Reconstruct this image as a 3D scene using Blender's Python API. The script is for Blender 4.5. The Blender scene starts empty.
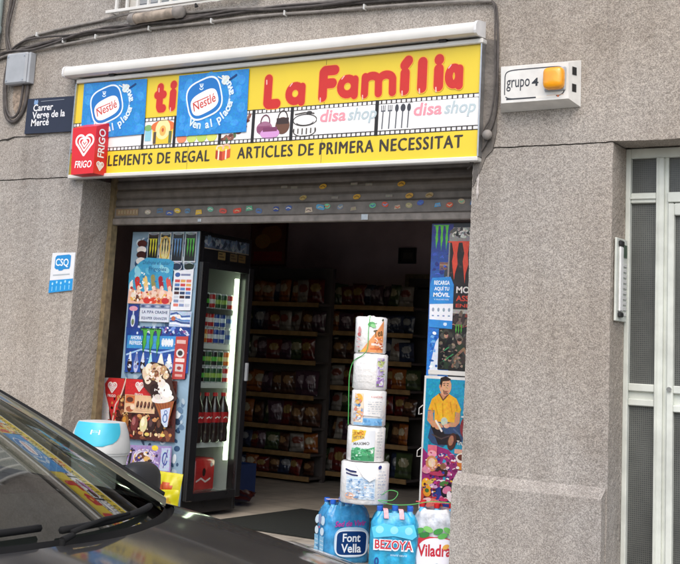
import bpy, math, random
from mathutils import Vector, Matrix, noise
from math import sin, cos, pi, radians, sqrt, atan2

# ------------------------------------------------------------------ camera, sky, sun, exposure
S = bpy.context.scene
COL = S.collection
CAM_H = 1.14
cam_d = bpy.data.cameras.new("camera")
cam = bpy.data.objects.new("camera", cam_d)
COL.objects.link(cam)
S.camera = cam
_p, _y, _r = 0.16763806, -0.57188578, 0.05473252
_fw = Vector((sin(_y) * cos(_p), cos(_y) * cos(_p), sin(_p)))
_rt = Vector((cos(_y), -sin(_y), 0))
_up = _rt.cross(_fw)
_rt2 = _rt * cos(_r) + _up * sin(_r)
_up2 = _up * cos(_r) - _rt * sin(_r)
cam.matrix_world = Matrix(((_rt2.x, _up2.x, -_fw.x, 0.0), (_rt2.y, _up2.y, -_fw.y, -6.2),
                           (_rt2.z, _up2.z, -_fw.z, CAM_H), (0, 0, 0, 1)))
cam_d.sensor_width = 36
cam_d.sensor_fit = 'HORIZONTAL'
cam_d.lens = 1219.985 / 680 * 36
cam_d.shift_y = -132 / 680
cam_d.clip_end = 800

W = bpy.data.worlds.new("World")
S.world = W
W.use_nodes = True
wn = W.node_tree.nodes
sky = wn.new('ShaderNodeTexSky')
sky.sky_type = 'NISHITA'
sky.sun_disc = False
SUN_EL, SUN_AZ = radians(50), radians(158)      # azimuth clockwise from +Y: the light comes from the street side
sky.sun_elevation = SUN_EL
sky.sun_rotation = SUN_AZ
sky.air_density = 1.0
sky.dust_density = 3.0
sky.ozone_density = 0.6
wn['Background'].inputs[1].default_value = 0.15
W.node_tree.links.new(sky.outputs[0], wn['Background'].inputs[0])
sun_d = bpy.data.lights.new("sun", 'SUN')
sun_d.energy = 0.9
sun_d.angle = radians(70)
sun_d.color = (1.0, 0.97, 0.92)
sun = bpy.data.objects.new("sun", sun_d)
COL.objects.link(sun)
_sd = Vector((sin(SUN_AZ) * cos(SUN_EL), cos(SUN_AZ) * cos(SUN_EL), sin(SUN_EL)))
sun.rotation_euler = _sd.to_track_quat('Z', 'Y').to_euler()
sun.location = (0, -4, 12)
S.view_settings.view_transform = 'Standard'
S.view_settings.look = 'None'
S.view_settings.gamma = 1
S.view_settings.use_curve_mapping = False
S.view_settings.exposure = 0.74
try:
    S.cycles.use_denoising = True
    S.cycles.max_bounces = 8
    S.cycles.transparent_max_bounces = 16
except Exception:
    pass
rnd = random.Random(7)


# ------------------------------------------------------------------ helpers
def hexc(h):
    if not isinstance(h, str):
        return tuple(h)[:3]
    h = h.lstrip('#')
    o = []
    for i in (0, 2, 4):
        c = int(h[i:i + 2], 16) / 255
        o.append(c / 12.92 if c <= .04045 else ((c + .055) / 1.055) ** 2.4)
    return tuple(o)


def nmat(name):
    m = bpy.data.materials.new(name)
    m.use_nodes = True
    nt = m.node_tree
    return m, nt, nt.nodes['Principled BSDF']


def mat(name, col, rough=.5, metal=0., var=.12, scale=12., bump=0., bscale=60., coat=0., spec=.5):
    """plain surface with a little procedural unevenness of colour, gloss and relief"""
    m, nt, b = nmat(name)
    col = hexc(col)
    tc = nt.nodes.new('ShaderNodeTexCoord')
    n = nt.nodes.new('ShaderNodeTexNoise')
    n.inputs['Scale'].default_value = scale
    n.inputs['Detail'].default_value = 5
    nt.links.new(tc.outputs['Object'], n.inputs['Vector'])
    r = nt.nodes.new('ShaderNodeValToRGB')
    r.color_ramp.elements[0].position = .3
    r.color_ramp.elements[1].position = .7
    r.color_ramp.elements[0].color = (*[c * (1 - var) for c in col], 1)
    r.color_ramp.elements[1].color = (*[min(1, c * (1 + var)) for c in col], 1)
    nt.links.new(n.outputs[0], r.inputs[0])
    nt.links.new(r.outputs[0], b.inputs['Base Color'])
    mr = nt.nodes.new('ShaderNodeMapRange')
    mr.inputs['To Min'].default_value = max(.02, rough - .08)
    mr.inputs['To Max'].default_value = min(1, rough + .08)
    nt.links.new(n.outputs[0], mr.inputs['Value'])
    nt.links.new(mr.outputs[0], b.inputs['Roughness'])
    b.inputs['Metallic'].default_value = metal
    b.inputs['Coat Weight'].default_value = coat
    b.inputs['Coat Roughness'].default_value = .06
    b.inputs['Specular IOR Level'].default_value = spec
    if bump:
        n2 = nt.nodes.new('ShaderNodeTexNoise')
        n2.inputs['Scale'].default_value = bscale
        n2.inputs['Detail'].default_value = 4
        nt.links.new(tc.outputs['Object'], n2.inputs['Vector'])
        bp = nt.nodes.new('ShaderNodeBump')
        bp.inputs['Strength'].default_value = bump
        bp.inputs['Distance'].default_value = .01
        nt.links.new(n2.outputs[0], bp.inputs['Height'])
        nt.links.new(bp.outputs[0], b.inputs['Normal'])
    return m


def printmat(name, rough=.45, coat=0., bump=0., fade=.10, mottle=0.):
    """ink on paper, foil or vinyl: the face colour, slightly worn"""
    m, nt, b = nmat(name)
    at = nt.nodes.new('ShaderNodeVertexColor')
    at.layer_name = 'Col'
    tc = nt.nodes.new('ShaderNodeTexCoord')
    n = nt.nodes.new('ShaderNodeTexNoise')
    n.inputs['Scale'].default_value = 9
    n.inputs['Detail'].default_value = 6
    nt.links.new(tc.outputs['Object'], n.inputs['Vector'])
    mr = nt.nodes.new('ShaderNodeMapRange')
    mr.inputs['To Min'].default_value = 1 - fade
    mr.inputs['To Max'].default_value = 1 + fade * .5
    nt.links.new(n.outputs[0], mr.inputs['Value'])
    mx = nt.nodes.new('ShaderNodeVectorMath')
    mx.operation = 'SCALE'
    nt.links.new(at.outputs[0], mx.inputs[0])
    nt.links.new(mr.outputs[0], mx.inputs['Scale'])
    out = mx.outputs[0]
    if mottle:      # photographic print: the ink breaks up into small patches of neighbouring hues
        n3 = nt.nodes.new('ShaderNodeTexNoise')
        n3.inputs['Scale'].default_value = 75
        n3.inputs['Detail'].default_value = 6
        n3.inputs['Roughness'].default_value = .75
        nt.links.new(tc.outputs['Object'], n3.inputs['Vector'])
        mm = nt.nodes.new('ShaderNodeMix'); mm.data_type = 'RGBA'; mm.blend_type = 'OVERLAY'
        mm.inputs[0].default_value = mottle
        nt.links.new(out, mm.inputs[6]); nt.links.new(n3.outputs['Color'], mm.inputs[7])
        out = mm.outputs[2]
    nt.links.new(out, b.inputs['Base Color'])
    b.inputs['Roughness'].default_value = rough
    b.inputs['Coat Weight'].default_value = coat
    if bump:
        n2 = nt.nodes.new('ShaderNodeTexNoise')
        n2.inputs['Scale'].default_value = 14
        nt.links.new(tc.outputs['Object'], n2.inputs['Vector'])
        bp = nt.nodes.new('ShaderNodeBump')
        bp.inputs['Strength'].default_value = bump
        bp.inputs['Distance'].default_value = .02
        nt.links.new(n2.outputs[0], bp.inputs['Height'])
        nt.links.new(bp.outputs[0], b.inputs['Normal'])
    return m


def glassmat(name, tint=(1, 1, 1), rough=.02, ior=1.5, refl=1.0):
    m = bpy.data.materials.new(name)
    m.use_nodes = True
    nt = m.node_tree
    nt.nodes.clear()
    o = nt.nodes.new('ShaderNodeOutputMaterial')
    t = nt.nodes.new('ShaderNodeBsdfTransparent')
    t.inputs[0].default_value = (*tint, 1)
    g = nt.nodes.new('ShaderNodeBsdfGlossy')
    g.inputs['Roughness'].default_value = rough
    g.inputs[0].default_value = (refl, refl, refl, 1)
    f = nt.nodes.new('ShaderNodeFresnel')
    # thin glass: the same reflection from either side
    ge = nt.nodes.new('ShaderNodeNewGeometry')
    mi = nt.nodes.new('ShaderNodeMapRange')
    mi.inputs['To Min'].default_value = ior
    mi.inputs['To Max'].default_value = 1 / ior
    nt.links.new(ge.outputs['Backfacing'], mi.inputs['Value'])
    nt.links.new(mi.outputs[0], f.inputs[0])
    mx = nt.nodes.new('ShaderNodeMixShader')
    nt.links.new(f.outputs[0], mx.inputs[0])
    nt.links.new(t.outputs[0], mx.inputs[1])
    nt.links.new(g.outputs[0], mx.inputs[2])
    nt.links.new(mx.outputs[0], o.inputs[0])
    return m


def emat(name, col, strength):
    m, nt, b = nmat(name)
    b.inputs['Base Color'].default_value = (.8, .8, .8, 1)
    b.inputs['Emission Color'].default_value = (*col, 1)
    b.inputs['Emission Strength'].default_value = strength
    return m


def tag(o, label=None, cat=None, group=None, kind=None):
    if label: o['label'] = label
    if cat: o['category'] = cat
    if group: o['group'] = group
    if kind: o['kind'] = kind
    return o


def empty(name, loc, label, cat, group=None, rz=0):
    o = bpy.data.objects.new(name, None)
    o.empty_display_size = .05
    o.location = loc
    o.rotation_euler.z = rz
    COL.objects.link(o)
    return tag(o, label, cat, group)


def copy_tree(o, parent=None):
    c = o.copy()
    COL.objects.link(c)
    if parent: c.parent = parent
    for ch in list(o.children):
        copy_tree(ch, c)
    return c


def link_mesh(name, me, m, parent=None):
    o = bpy.data.objects.new(name, me)
    COL.objects.link(o)
    if m: me.materials.append(m)
    if parent: o.parent = parent
    return o


def world_loc(p):
    v = Vector((0, 0, 0))
    while p:
        v = v + p.location
        p = p.parent
    return v


class MB:
    """collects shapes into one mesh"""

    def __init__(s):
        s.v, s.f, s.c = [], [], []
        s.col = (1, 1, 1)

    def add(s, vs, fs, col=None):
        n = len(s.v)
        s.v += [Vector(q) for q in vs]
        for k in fs:
            s.f.append([i + n for i in k])
            s.c.append(col or s.col)
        return s

    def box(s, x0, x1, y0, y1, z0, z1, col=None, bev=0.):
        if bev <= 0:
            return s.add([(x0, y0, z0), (x1, y0, z0), (x1, y1, z0), (x0, y1, z0), (x0, y0, z1), (x1, y0, z1), (x1, y1, z1), (x0, y1, z1)],
                         [(0, 3, 2, 1), (4, 5, 6, 7), (0, 1, 5, 4), (1, 2, 6, 5), (2, 3, 7, 6), (3, 0, 4, 7)], col)
        b = min(bev, (x1 - x0) * .49, (y1 - y0) * .49, (z1 - z0) * .49)
        vs = []
        for (x, sx) in ((x0, 1), (x1, -1)):
            for (y, sy) in ((y0, 1), (y1, -1)):
                for (z, sz) in ((z0, 1), (z1, -1)):
                    vs += [(x, y + sy * b, z + sz * b), (x + sx * b, y, z + sz * b), (x + sx * b, y + sy * b, z)]
        I = lambda a, c, d, k: (a * 4 + c * 2 + d) * 3 + k
        fs = [(I(0, 0, 0, 0), I(0, 0, 1, 0), I(0, 1, 1, 0), I(0, 1, 0, 0)), (I(1, 0, 0, 0), I(1, 1, 0, 0), I(1, 1, 1, 0), I(1, 0, 1, 0)),
              (I(0, 0, 0, 1), I(1, 0, 0, 1), I(1, 0, 1, 1), I(0, 0, 1, 1)), (I(0, 1, 0, 1), I(0, 1, 1, 1), I(1, 1, 1, 1), I(1, 1, 0, 1)),
              (I(0, 0, 0, 2), I(0, 1, 0, 2), I(1, 1, 0, 2), I(1, 0, 0, 2)), (I(0, 0, 1, 2), I(1, 0, 1, 2), I(1, 1, 1, 2), I(0, 1, 1, 2))]
        for a in (0, 1):
            for c in (0, 1):
                fs.append((I(a, c, 0, 0), I(a, c, 1, 0), I(a, c, 1, 1), I(a, c, 0, 1)))
                fs.append((I(a, 0, c, 0), I(a, 1, c, 0), I(a, 1, c, 2), I(a, 0, c, 2)))
                fs.append((I(0, a, c, 1), I(1, a, c, 1), I(1, a, c, 2), I(0, a, c, 2)))
                for d in (0, 1):
                    fs.append((I(a, c, d, 0), I(a, c, d, 1), I(a, c, d, 2)))
        return s.add(vs, fs, col)

    def lathe(s, prof, cx=0, cy=0, n=20, cols=None, sx=1., sy=1., cap=True, rfun=None):
        """prof: (r, z) from the bottom up, round a vertical axis"""
        vs = []
        for (r, z) in prof:
            for k in range(n):
                a = 2 * pi * k / n
                q = rfun(a) if rfun else 1
                vs.append((cx + r * sx * q * cos(a), cy + r * sy * q * sin(a), z))
        base = len(s.v)
        s.v += [Vector(q) for q in vs]
        for i in range(len(prof) - 1):
            for k in range(n):
                k2 = (k + 1) % n
                s.f.append([base + i * n + k, base + i * n + k2, base + (i + 1) * n + k2, base + (i + 1) * n + k])
                s.c.append(cols[i] if cols else s.col)
        if cap:
            s.f.append([base + k for k in range(n)][::-1]); s.c.append(cols[0] if cols else s.col)
            m = base + (len(prof) - 1) * n
            s.f.append([m + k for k in range(n)]); s.c.append(cols[-1] if cols else s.col)
        return s

    def tube(s, path, r, n=8, col=None, cap=True):
        path = [Vector(q) for q in path]
        base = len(s.v)
        rr = r if isinstance(r, (list, tuple)) else [r] * len(path)
        prev = None
        for i, p in enumerate(path):
            t = (path[min(i + 1, len(path) - 1)] - path[max(i - 1, 0)])
            t = t.normalized() if t.length > 1e-9 else Vector((0, 0, 1))
            if prev is None:
                u = t.cross(Vector((0, 0, 1)))
                if u.length < .1: u = t.cross(Vector((1, 0, 0)))
            else:
                u = prev - t * prev.dot(t)
            u.normalize()
            prev = u
            w = t.cross(u)
            for k in range(n):
                a = 2 * pi * k / n
                s.v.append(p + (u * cos(a) + w * sin(a)) * rr[i])
        c = col or s.col
        for i in range(len(path) - 1):
            for k in range(n):
                k2 = (k + 1) % n
                s.f.append([base + i * n + k, base + i * n + k2, base + (i + 1) * n + k2, base + (i + 1) * n + k]); s.c.append(c)
        if cap:
            s.f.append([base + k for k in range(n)][::-1]); s.c.append(c)
            m = base + (len(path) - 1) * n
            s.f.append([m + k for k in range(n)]); s.c.append(c)
        return s

    def grid(s, fn, nu, nv, colfn=None, flip=False):
        base = len(s.v)
        for j in range(nv + 1):
            for i in range(nu + 1):
                s.v.append(Vector(fn(i / nu, j / nv)))
        for j in range(nv):
            for i in range(nu):
                a = base + j * (nu + 1) + i
                q = [a, a + 1, a + nu + 2, a + nu + 1]
                s.f.append(q[::-1] if flip else q)
                s.c.append(colfn((i + .5) / nu, (j + .5) / nv) if colfn else s.col)
        return s

    def ball(s, c, rx, ry, rz, n=14, m=8, col=None):
        base = len(s.v)
        for j in range(m + 1):
            t = pi * j / m
            for k in range(n):
                a = 2 * pi * k / n
                s.v.append(Vector((c[0] + rx * sin(t) * cos(a), c[1] + ry * sin(t) * sin(a), c[2] - rz * cos(t))))
        for j in range(m):
            for k in range(n):
                k2 = (k + 1) % n
                s.f.append([base + j * n + k, base + j * n + k2, base + (j + 1) * n + k2, base + (j + 1) * n + k])
                s.c.append(col or s.col)
        return s

    def build(s, name, m, parent=None, smooth=False, local=False, label=None, colors=False, sharp=None, loc=None):
        off = Vector((0, 0, 0))
        if parent is not None and not local: off = world_loc(parent)
        if parent is None and loc is not None: off = Vector(loc)
        me = bpy.data.meshes.new(name)
        me.from_pydata([v - off for v in s.v], [], s.f)
        if colors:
            at = me.color_attributes.new('Col', 'FLOAT_COLOR', 'CORNER')
            buf = []
            for p in me.polygons:
                c = hexc(s.c[p.index])
                for _ in range(p.loop_total): buf += [c[0], c[1], c[2], 1.0]
            at.data.foreach_set('color', buf)
        if smooth:
            me.polygons.foreach_set('use_smooth', [True] * len(me.polygons))
            if sharp: me.set_sharp_from_angle(angle=radians(sharp))
        me.validate(clean_customdata=False)
        me.update()
        o = link_mesh(name, me, m, parent)
        if parent is None and loc is not None: o.location = off
        if label: o['label'] = label
        return o


_tcache = {}


def text_geo(st, bold=0.0):
    k = (st, bold)
    if k not in _tcache:
        cu = bpy.data.curves.new('t', 'FONT')
        cu.body = st
        cu.size = 1
        cu.offset = bold
        cu.resolution_u = 3
        cu.fill_mode = 'FRONT'
        cu.space_character = 1.0 if len(st) < 14 else 1.14
        o = bpy.data.objects.new('t', cu)
        COL.objects.link(o)
        dg = bpy.context.evaluated_depsgraph_get()
        me = o.evaluated_get(dg).to_mesh()
        vs = [(v.co.x, v.co.y) for v in me.vertices]
        fs = [list(p.vertices) for p in me.polygons]
        o.evaluated_get(dg).to_mesh_clear()
        bpy.data.objects.remove(o)
        bpy.data.curves.remove(cu)
        if vs:
            x0 = min(v[0] for v in vs); x1 = max(v[0] for v in vs)
            y0 = min(v[1] for v in vs); y1 = max(v[1] for v in vs)
        else:
            x0 = x1 = y0 = y1 = 0
        _tcache[k] = (vs, fs, x0, x1, y0, y1)
    return _tcache[k]


def arc(cx, cy, rx, ry, a0, a1, n=14):
    return [(cx + rx * cos(radians(a0 + (a1 - a0) * i / n)), cy + ry * sin(radians(a0 + (a1 - a0) * i / n))) for i in range(n + 1)]


def blob(cx, cy, rx, ry, rot=0, n=22, sq=2.0):
    """ellipse or (sq > 2) a rounded rectangle"""
    out = []
    for i in range(n):
        a = 2 * pi * i / n
        c, s_ = cos(a), sin(a)
        x = rx * math.copysign(abs(c) ** (2 / sq), c)
        y = ry * math.copysign(abs(s_) ** (2 / sq), s_)
        out.append((cx + x * cos(rot) - y * sin(rot), cy + x * sin(rot) + y * cos(rot)))
    return out


class Art:
    """flat printing: coloured shapes on a surface, each layer a hair above the one below"""

    def __init__(s, fn, h=.0006, step=1.0e-5, sub=0):
        s.fn, s.h, s.step, s.sub = fn, h, (1.6e-4 if sub else step), sub
        s.m = MB()

    def put(s, pts, tris, col):
        """triangles cut small enough to follow a curved surface"""
        st = [tuple(pts[i] for i in t) for t in tris]
        out = []
        while st:
            t = st.pop()
            e = [((t[i][0] - t[(i + 1) % 3][0]) ** 2 + (t[i][1] - t[(i + 1) % 3][1]) ** 2, i) for i in range(3)]
            L, i = max(e)
            if L > s.sub ** 2:
                a, b, c = t[i], t[(i + 1) % 3], t[(i + 2) % 3]
                q = ((a[0] + b[0]) / 2, (a[1] + b[1]) / 2)
                st += [(a, q, c), (q, b, c)]
            else:
                out.append(t)
        vs = [s.fn(p[0], p[1], s.h) for t in out for p in t]
        s.m.add(vs, [(3 * i, 3 * i + 1, 3 * i + 2) for i in range(len(out))], col)

    def face(s, pts, col, tri=None):
        s.h += s.step
        if s.sub:
            return s.put(pts, tri or [(0, i, i + 1) for i in range(1, len(pts) - 1)], hexc(col))
        vs = [s.fn(x, y, s.h) for x, y in pts]
        s.m.add(vs, tri or [list(range(len(pts)))], hexc(col))

    def poly(s, pts, col):
        from mathutils.geometry import tessellate_polygon
        t = tessellate_polygon([[Vector((x, y, 0)) for x, y in pts]])
        a = 0
        for i in range(len(pts)):
            x0, y0 = pts[i]; x1, y1 = pts[(i + 1) % len(pts)]
            a += x0 * y1 - x1 * y0
        tri = []
        for q in t:
            (ax, ay), (bx, by), (cx, cy) = [pts[i] for i in q]
            d = (bx - ax) * (cy - ay) - (by - ay) * (cx - ax)
            tri.append(list(q) if d > 0 else list(q)[::-1])
        s.face(pts, col, tri)

    def rect(s, x0, y0, x1, y1, col, n=1):
        if s.sub:
            return s.face([(x0, y0), (x1, y0), (x1, y1), (x0, y1)], col)
        s.h += s.step
        for i in range(n):
            a = x0 + (x1 - x0) * i / n; b = x0 + (x1 - x0) * (i + 1) / n
            s.m.add([s.fn(a, y0, s.h), s.fn(b, y0, s.h), s.fn(b, y1, s.h), s.fn(a, y1, s.h)], [(0, 1, 2, 3)], hexc(col))

    def ell(s, cx, cy, rx, ry, col, rot=0, n=22, sq=2.0):
        s.face(blob(cx, cy, rx, ry, rot, n, sq), col)

    def stroke(s, path, w, col, caps=True):
        s.h += s.step
        col = hexc(col)
        L, R = [], []
        n = len(path)
        P = [Vector((x, y)) for x, y in path]
        for i in range(1, n - 1):
            d1, d2 = P[i] - P[i - 1], P[i + 1] - P[i]
            if d1.length < 1e-9 or d2.length < 1e-9: continue
            ang = d1.angle(d2)
            if ang > .3 and math.tan(min(ang, 3.0) / 2) * w / 2 > .45 * min(d1.length, d2.length) or ang > 1.2:
                # sharp turn: separate pieces, each a hair above the last
                for k in range(n - 1):
                    d = (P[k + 1] - P[k])
                    if d.length < 1e-9: continue
                    d = d.normalized(); a0 = atan2(d.y, d.x)
                    pts = [(P[k + 1].x + w / 2 * cos(a0 - pi / 2 + pi * q / 8), P[k + 1].y + w / 2 * sin(a0 - pi / 2 + pi * q / 8)) for q in range(9)]
                    pts += [(P[k].x + w / 2 * cos(a0 + pi / 2 + pi * q / 8), P[k].y + w / 2 * sin(a0 + pi / 2 + pi * q / 8)) for q in range(9)]
                    s.h += 0.8e-5
                    s.m.add([s.fn(x, y, s.h) for x, y in pts], [list(range(18))], col)
                return
        closed = (P[0] - P[-1]).length < 1e-6 and n > 3
        for i in range(n):
            if closed:
                a = P[i - 1] if i > 0 else P[-2]
                b = P[i + 1] if i < n - 1 else P[1]
            else:
                a, b = P[max(i - 1, 0)], P[min(i + 1, n - 1)]
            d1 = (P[i] - a); d2 = (b - P[i])
            d1 = d1.normalized() if d1.length > 1e-9 else d2.normalized()
            d2 = d2.normalized() if d2.length > 1e-9 else d1
            t = d1 + d2
            t = t.normalized() if t.length > 1e-6 else d1
            nn = Vector((-t.y, t.x))
            k = min(1.6, 1 / max(.4, nn.dot(Vector((-d1.y, d1.x)))))
            L.append(P[i] + nn * (w / 2 * k)); R.append(P[i] - nn * (w / 2 * k))
        vs = [s.fn(q.x, q.y, s.h) for q in L] + [s.fn(q.x, q.y, s.h) for q in R]
        s.m.add(vs, [(n + i, n + i + 1, i + 1, i) for i in range(n - 1)], col)
        if caps and not closed:
            for (p, q) in ((P[0], P[1]), (P[-1], P[-2])):
                d = (p - q).normalized()
                a0 = atan2(d.y, d.x) - pi / 2
                pts = [(p.x + w / 2 * cos(a0 + pi * i / 8), p.y + w / 2 * sin(a0 + pi * i / 8)) for i in range(9)]
                s.m.add([s.fn(x, y, s.h) for x, y in pts], [list(range(9))], col)

    def ring(s, cx, cy, rx, ry, w, col, rot=0, sq=2.0, n=30):
        p = blob(cx, cy, rx, ry, rot, n, sq)
        s.stroke(p + [p[0]], w, col)

    def text(s, st, x, y, size, col, bold=0., al='L', shear=0., fit=None, rot=0., h=None, mirror=False):
        vs, fs, x0, x1, y0, y1 = text_geo(st, bold)
        if not vs: return
        kx = ky = size
        if fit: kx = fit / max(1e-6, x1 - x0)
        if h: ky = h / max(1e-6, y1 - min(0, 0))
        o = {'L': -x0, 'C': -(x0 + x1) / 2, 'R': -x1}[al]
        s.h += s.step
        out = []
        for (a, b) in vs:
            px = (a + o + shear * b) * kx; py = b * ky
            out.append(s.fn(x + px * cos(rot) - py * sin(rot), y + px * sin(rot) + py * cos(rot), s.h))
        s.m.add(out, fs, hexc(col))

    def arctext(s, st, cx, cy, rx, ry, a0, a1, size, col, bold=.01):
        n = len(st)
        for i, ch in enumerate(st):
            if ch == ' ': continue
            a = radians(a0 + (a1 - a0) * i / max(1, n - 1))
            x, y = cx + rx * cos(a), cy + ry * sin(a)
            tx, ty = -rx * sin(a), ry * cos(a)
            if a1 < a0: tx, ty = -tx, -ty
            s.text(ch, x, y, size, col, bold, 'C', rot=atan2(ty, tx))

    def build(s, name, m, parent=None, label=None, local=False, loc=None):
        return s.m.build(name, m, parent, colors=True, label=label, local=local, loc=loc)


def clutter(a, x0, z0, x1, z1, n, cols, size, seed=1, lines=0):
    """the small stuff of a busy printed sheet: snippets of pictures and lines of small type"""
    r = random.Random(seed)
    for i in range(n):
        x, z = x0 + (x1 - x0) * r.random(), z0 + (z1 - z0) * r.random()
        k = r.random()
        w, h = size * r.uniform(.4, 1.2), size * r.uniform(.3, .9)
        x = min(max(x, x0 + w), x1 - w); z = min(max(z, z0 + h), z1 - h)
        if k < .55: a.ell(x, z, w, h, r.choice(cols), rot=r.random() * .8 - .4, n=10)
        elif k < .8: a.poly([(x - w, z - h * r.random()), (x + w * r.random(), z - h), (x + w, z + h * r.random()), (x - w * .3, z + h)], r.choice(cols))
        else: a.stroke([(x - w, z), (x, z + h * .8), (x + w, z - h * .3)], size * .3, r.choice(cols))
    for i in range(lines):
        z = z0 + (z1 - z0) * (i + .5) / lines
        x = x0 + (x1 - x0) * .06
        while x < x1 - (x1 - x0) * .15:
            w = r.uniform(.008, .022)
            a.rect(x, z, min(x + w, x1), z + .004, r.choice(cols[:2]))
            x += w + .005


def plane(Y):
    """facing the street, art coordinates are world X and Z"""
    return lambda x, y, h: (x, Y - h, y)


def plane_o(X, Y, Z, sc=1., rot=0.):
    c, s_ = cos(rot), sin(rot)
    return lambda x, y, h: (X + sc * (x * c - y * s_), Y - h, Z + sc * (x * s_ + y * c))


def quad(bl, br, tr, tl, Y):
    """unit square stretched over four corners (X, Z) in a plane facing the street"""
    def fn(x, y, h):
        X = (bl[0] * (1 - x) + br[0] * x) * (1 - y) + (tl[0] * (1 - x) + tr[0] * x) * y
        Z = (bl[1] * (1 - x) + br[1] * x) * (1 - y) + (tl[1] * (1 - x) + tr[1] * x) * y
        return (X, Y - h, Z)
    return fn


# ------------------------------------------------------------------ materials
def facade_mat():
    m, nt, b = nmat("pebbledash")
    N, L = nt.nodes.new, nt.links.new
    tc = N('ShaderNodeTexCoord')

    def noi(scale, detail=3, rough=.6):
        n = N('ShaderNodeTexNoise')
        n.inputs['Scale'].default_value = scale
        n.inputs['Detail'].default_value = detail
        n.inputs['Roughness'].default_value = rough
        L(tc.outputs['Object'], n.inputs['Vector'])
        return n

    grain = noi(150, 4, .85)
    vor = N('ShaderNodeTexVoronoi')
    vor.inputs['Scale'].default_value = 190
    L(tc.outputs['Object'], vor.inputs['Vector'])
    sep = N('ShaderNodeSeparateColor')
    L(vor.outputs['Color'], sep.inputs[0])
    r = N('ShaderNodeValToRGB')
    els = r.color_ramp.elements
    els[0].position = .32; els[0].color = (.265, .243, .222, 1)
    els[1].position = .70; els[1].color = (.59, .55, .50, 1)
    e = els.new(.5); e.color = (.41, .378, .342, 1)
    mixf = N('ShaderNodeMath'); mixf.operation = 'MULTIPLY_ADD'
    L(sep.outputs[0], mixf.inputs[0]); mixf.inputs[1].default_value = .30
    ad = N('ShaderNodeMath'); ad.operation = 'ADD'
    L(grain.outputs[0], mixf.inputs[2])
    L(mixf.outputs[0], ad.inputs[0]); ad.inputs[1].default_value = -.15
    L(ad.outputs[0], r.inputs[0])
    big = noi(1.1, 6, .6)
    r2 = N('ShaderNodeValToRGB')
    r2.color_ramp.elements[0].position = .3; r2.color_ramp.elements[0].color = (.86, .855, .85, 1)
    r2.color_ramp.elements[1].position = .7; r2.color_ramp.elements[1].color = (1.08, 1.07, 1.05, 1)
    L(big.outputs[0], r2.inputs[0])
    # rain streaks: noise stretched downwards
    mp = N('ShaderNodeMapping')
    mp.inputs['Scale'].default_value = (9, 9, .7)
    L(tc.outputs['Object'], mp.inputs[0])
    st = N('ShaderNodeTexNoise'); st.inputs['Scale'].default_value = 1; st.inputs['Detail'].default_value = 5
    L(mp.outputs[0], st.inputs['Vector'])
    r3 = N('ShaderNodeValToRGB')
    r3.color_ramp.elements[0].position = .33; r3.color_ramp.elements[0].color = (.88, .875, .87, 1)
    r3.color_ramp.elements[1].position = .55; r3.color_ramp.elements[1].color = (1, 1, 1, 1)
    L(st.outputs[0], r3.inputs[0])
    m1 = N('ShaderNodeMix'); m1.data_type = 'RGBA'; m1.blend_type = 'MULTIPLY'; m1.inputs[0].default_value = 1
    L(r.outputs[0], m1.inputs[6]); L(r2.outputs[0], m1.inputs[7])
    m2 = N('ShaderNodeMix'); m2.data_type = 'RGBA'; m2.blend_type = 'MULTIPLY'; m2.inputs[0].default_value = 1
    L(m1.outputs[2], m2.inputs[6]); L(r3.outputs[0], m2.inputs[7])
    # weathered areas with soft and hard edges, and a drift from beige to grey
    hue = noi(.55, 4, .55)
    r4 = N('ShaderNodeValToRGB')
    r4.color_ramp.elements[0].position = .38; r4.color_ramp.elements[0].color = (1.04, 1.0, .95, 1)
    r4.color_ramp.elements[1].position = .62; r4.color_ramp.elements[1].color = (.95, .97, 1.0, 1)
    L(hue.outputs[0], r4.inputs[0])
    pat = noi(1.7, 9, .68)
    r5 = N('ShaderNodeValToRGB')
    r5.color_ramp.elements[0].position = .36; r5.color_ramp.elements[0].color = (.84, .825, .81, 1)
    r5.color_ramp.elements[1].position = .47; r5.color_ramp.elements[1].color = (1, 1, 1, 1)
    e5 = r5.color_ramp.elements.new(.66); e5.color = (1.0, 1.0, 1.0, 1)
    e6 = r5.color_ramp.elements.new(.70); e6.color = (1.06, 1.055, 1.04, 1)
    L(pat.outputs[0], r5.inputs[0])
    m3 = N('ShaderNodeMix'); m3.data_type = 'RGBA'; m3.blend_type = 'MULTIPLY'; m3.inputs[0].default_value = 1
    L(m2.outputs[2], m3.inputs[6]); L(r4.outputs[0], m3.inputs[7])
    m4 = N('ShaderNodeMix'); m4.data_type = 'RGBA'; m4.blend_type = 'MULTIPLY'; m4.inputs[0].default_value = 1
    L(m3.outputs[2], m4.inputs[6]); L(r5.outputs[0], m4.inputs[7])
    L(m4.outputs[2], b.inputs['Base Color'])
    b.inputs['Roughness'].default_value = .93
    b.inputs['Specular IOR Level'].default_value = .2
    bp = N('ShaderNodeBump'); bp.inputs['Strength'].default_value = .8; bp.inputs['Distance'].default_value = .006
    L(ad.outputs[0], bp.inputs['Height'])
    L(bp.outputs[0], b.inputs['Normal'])
    return m


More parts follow.
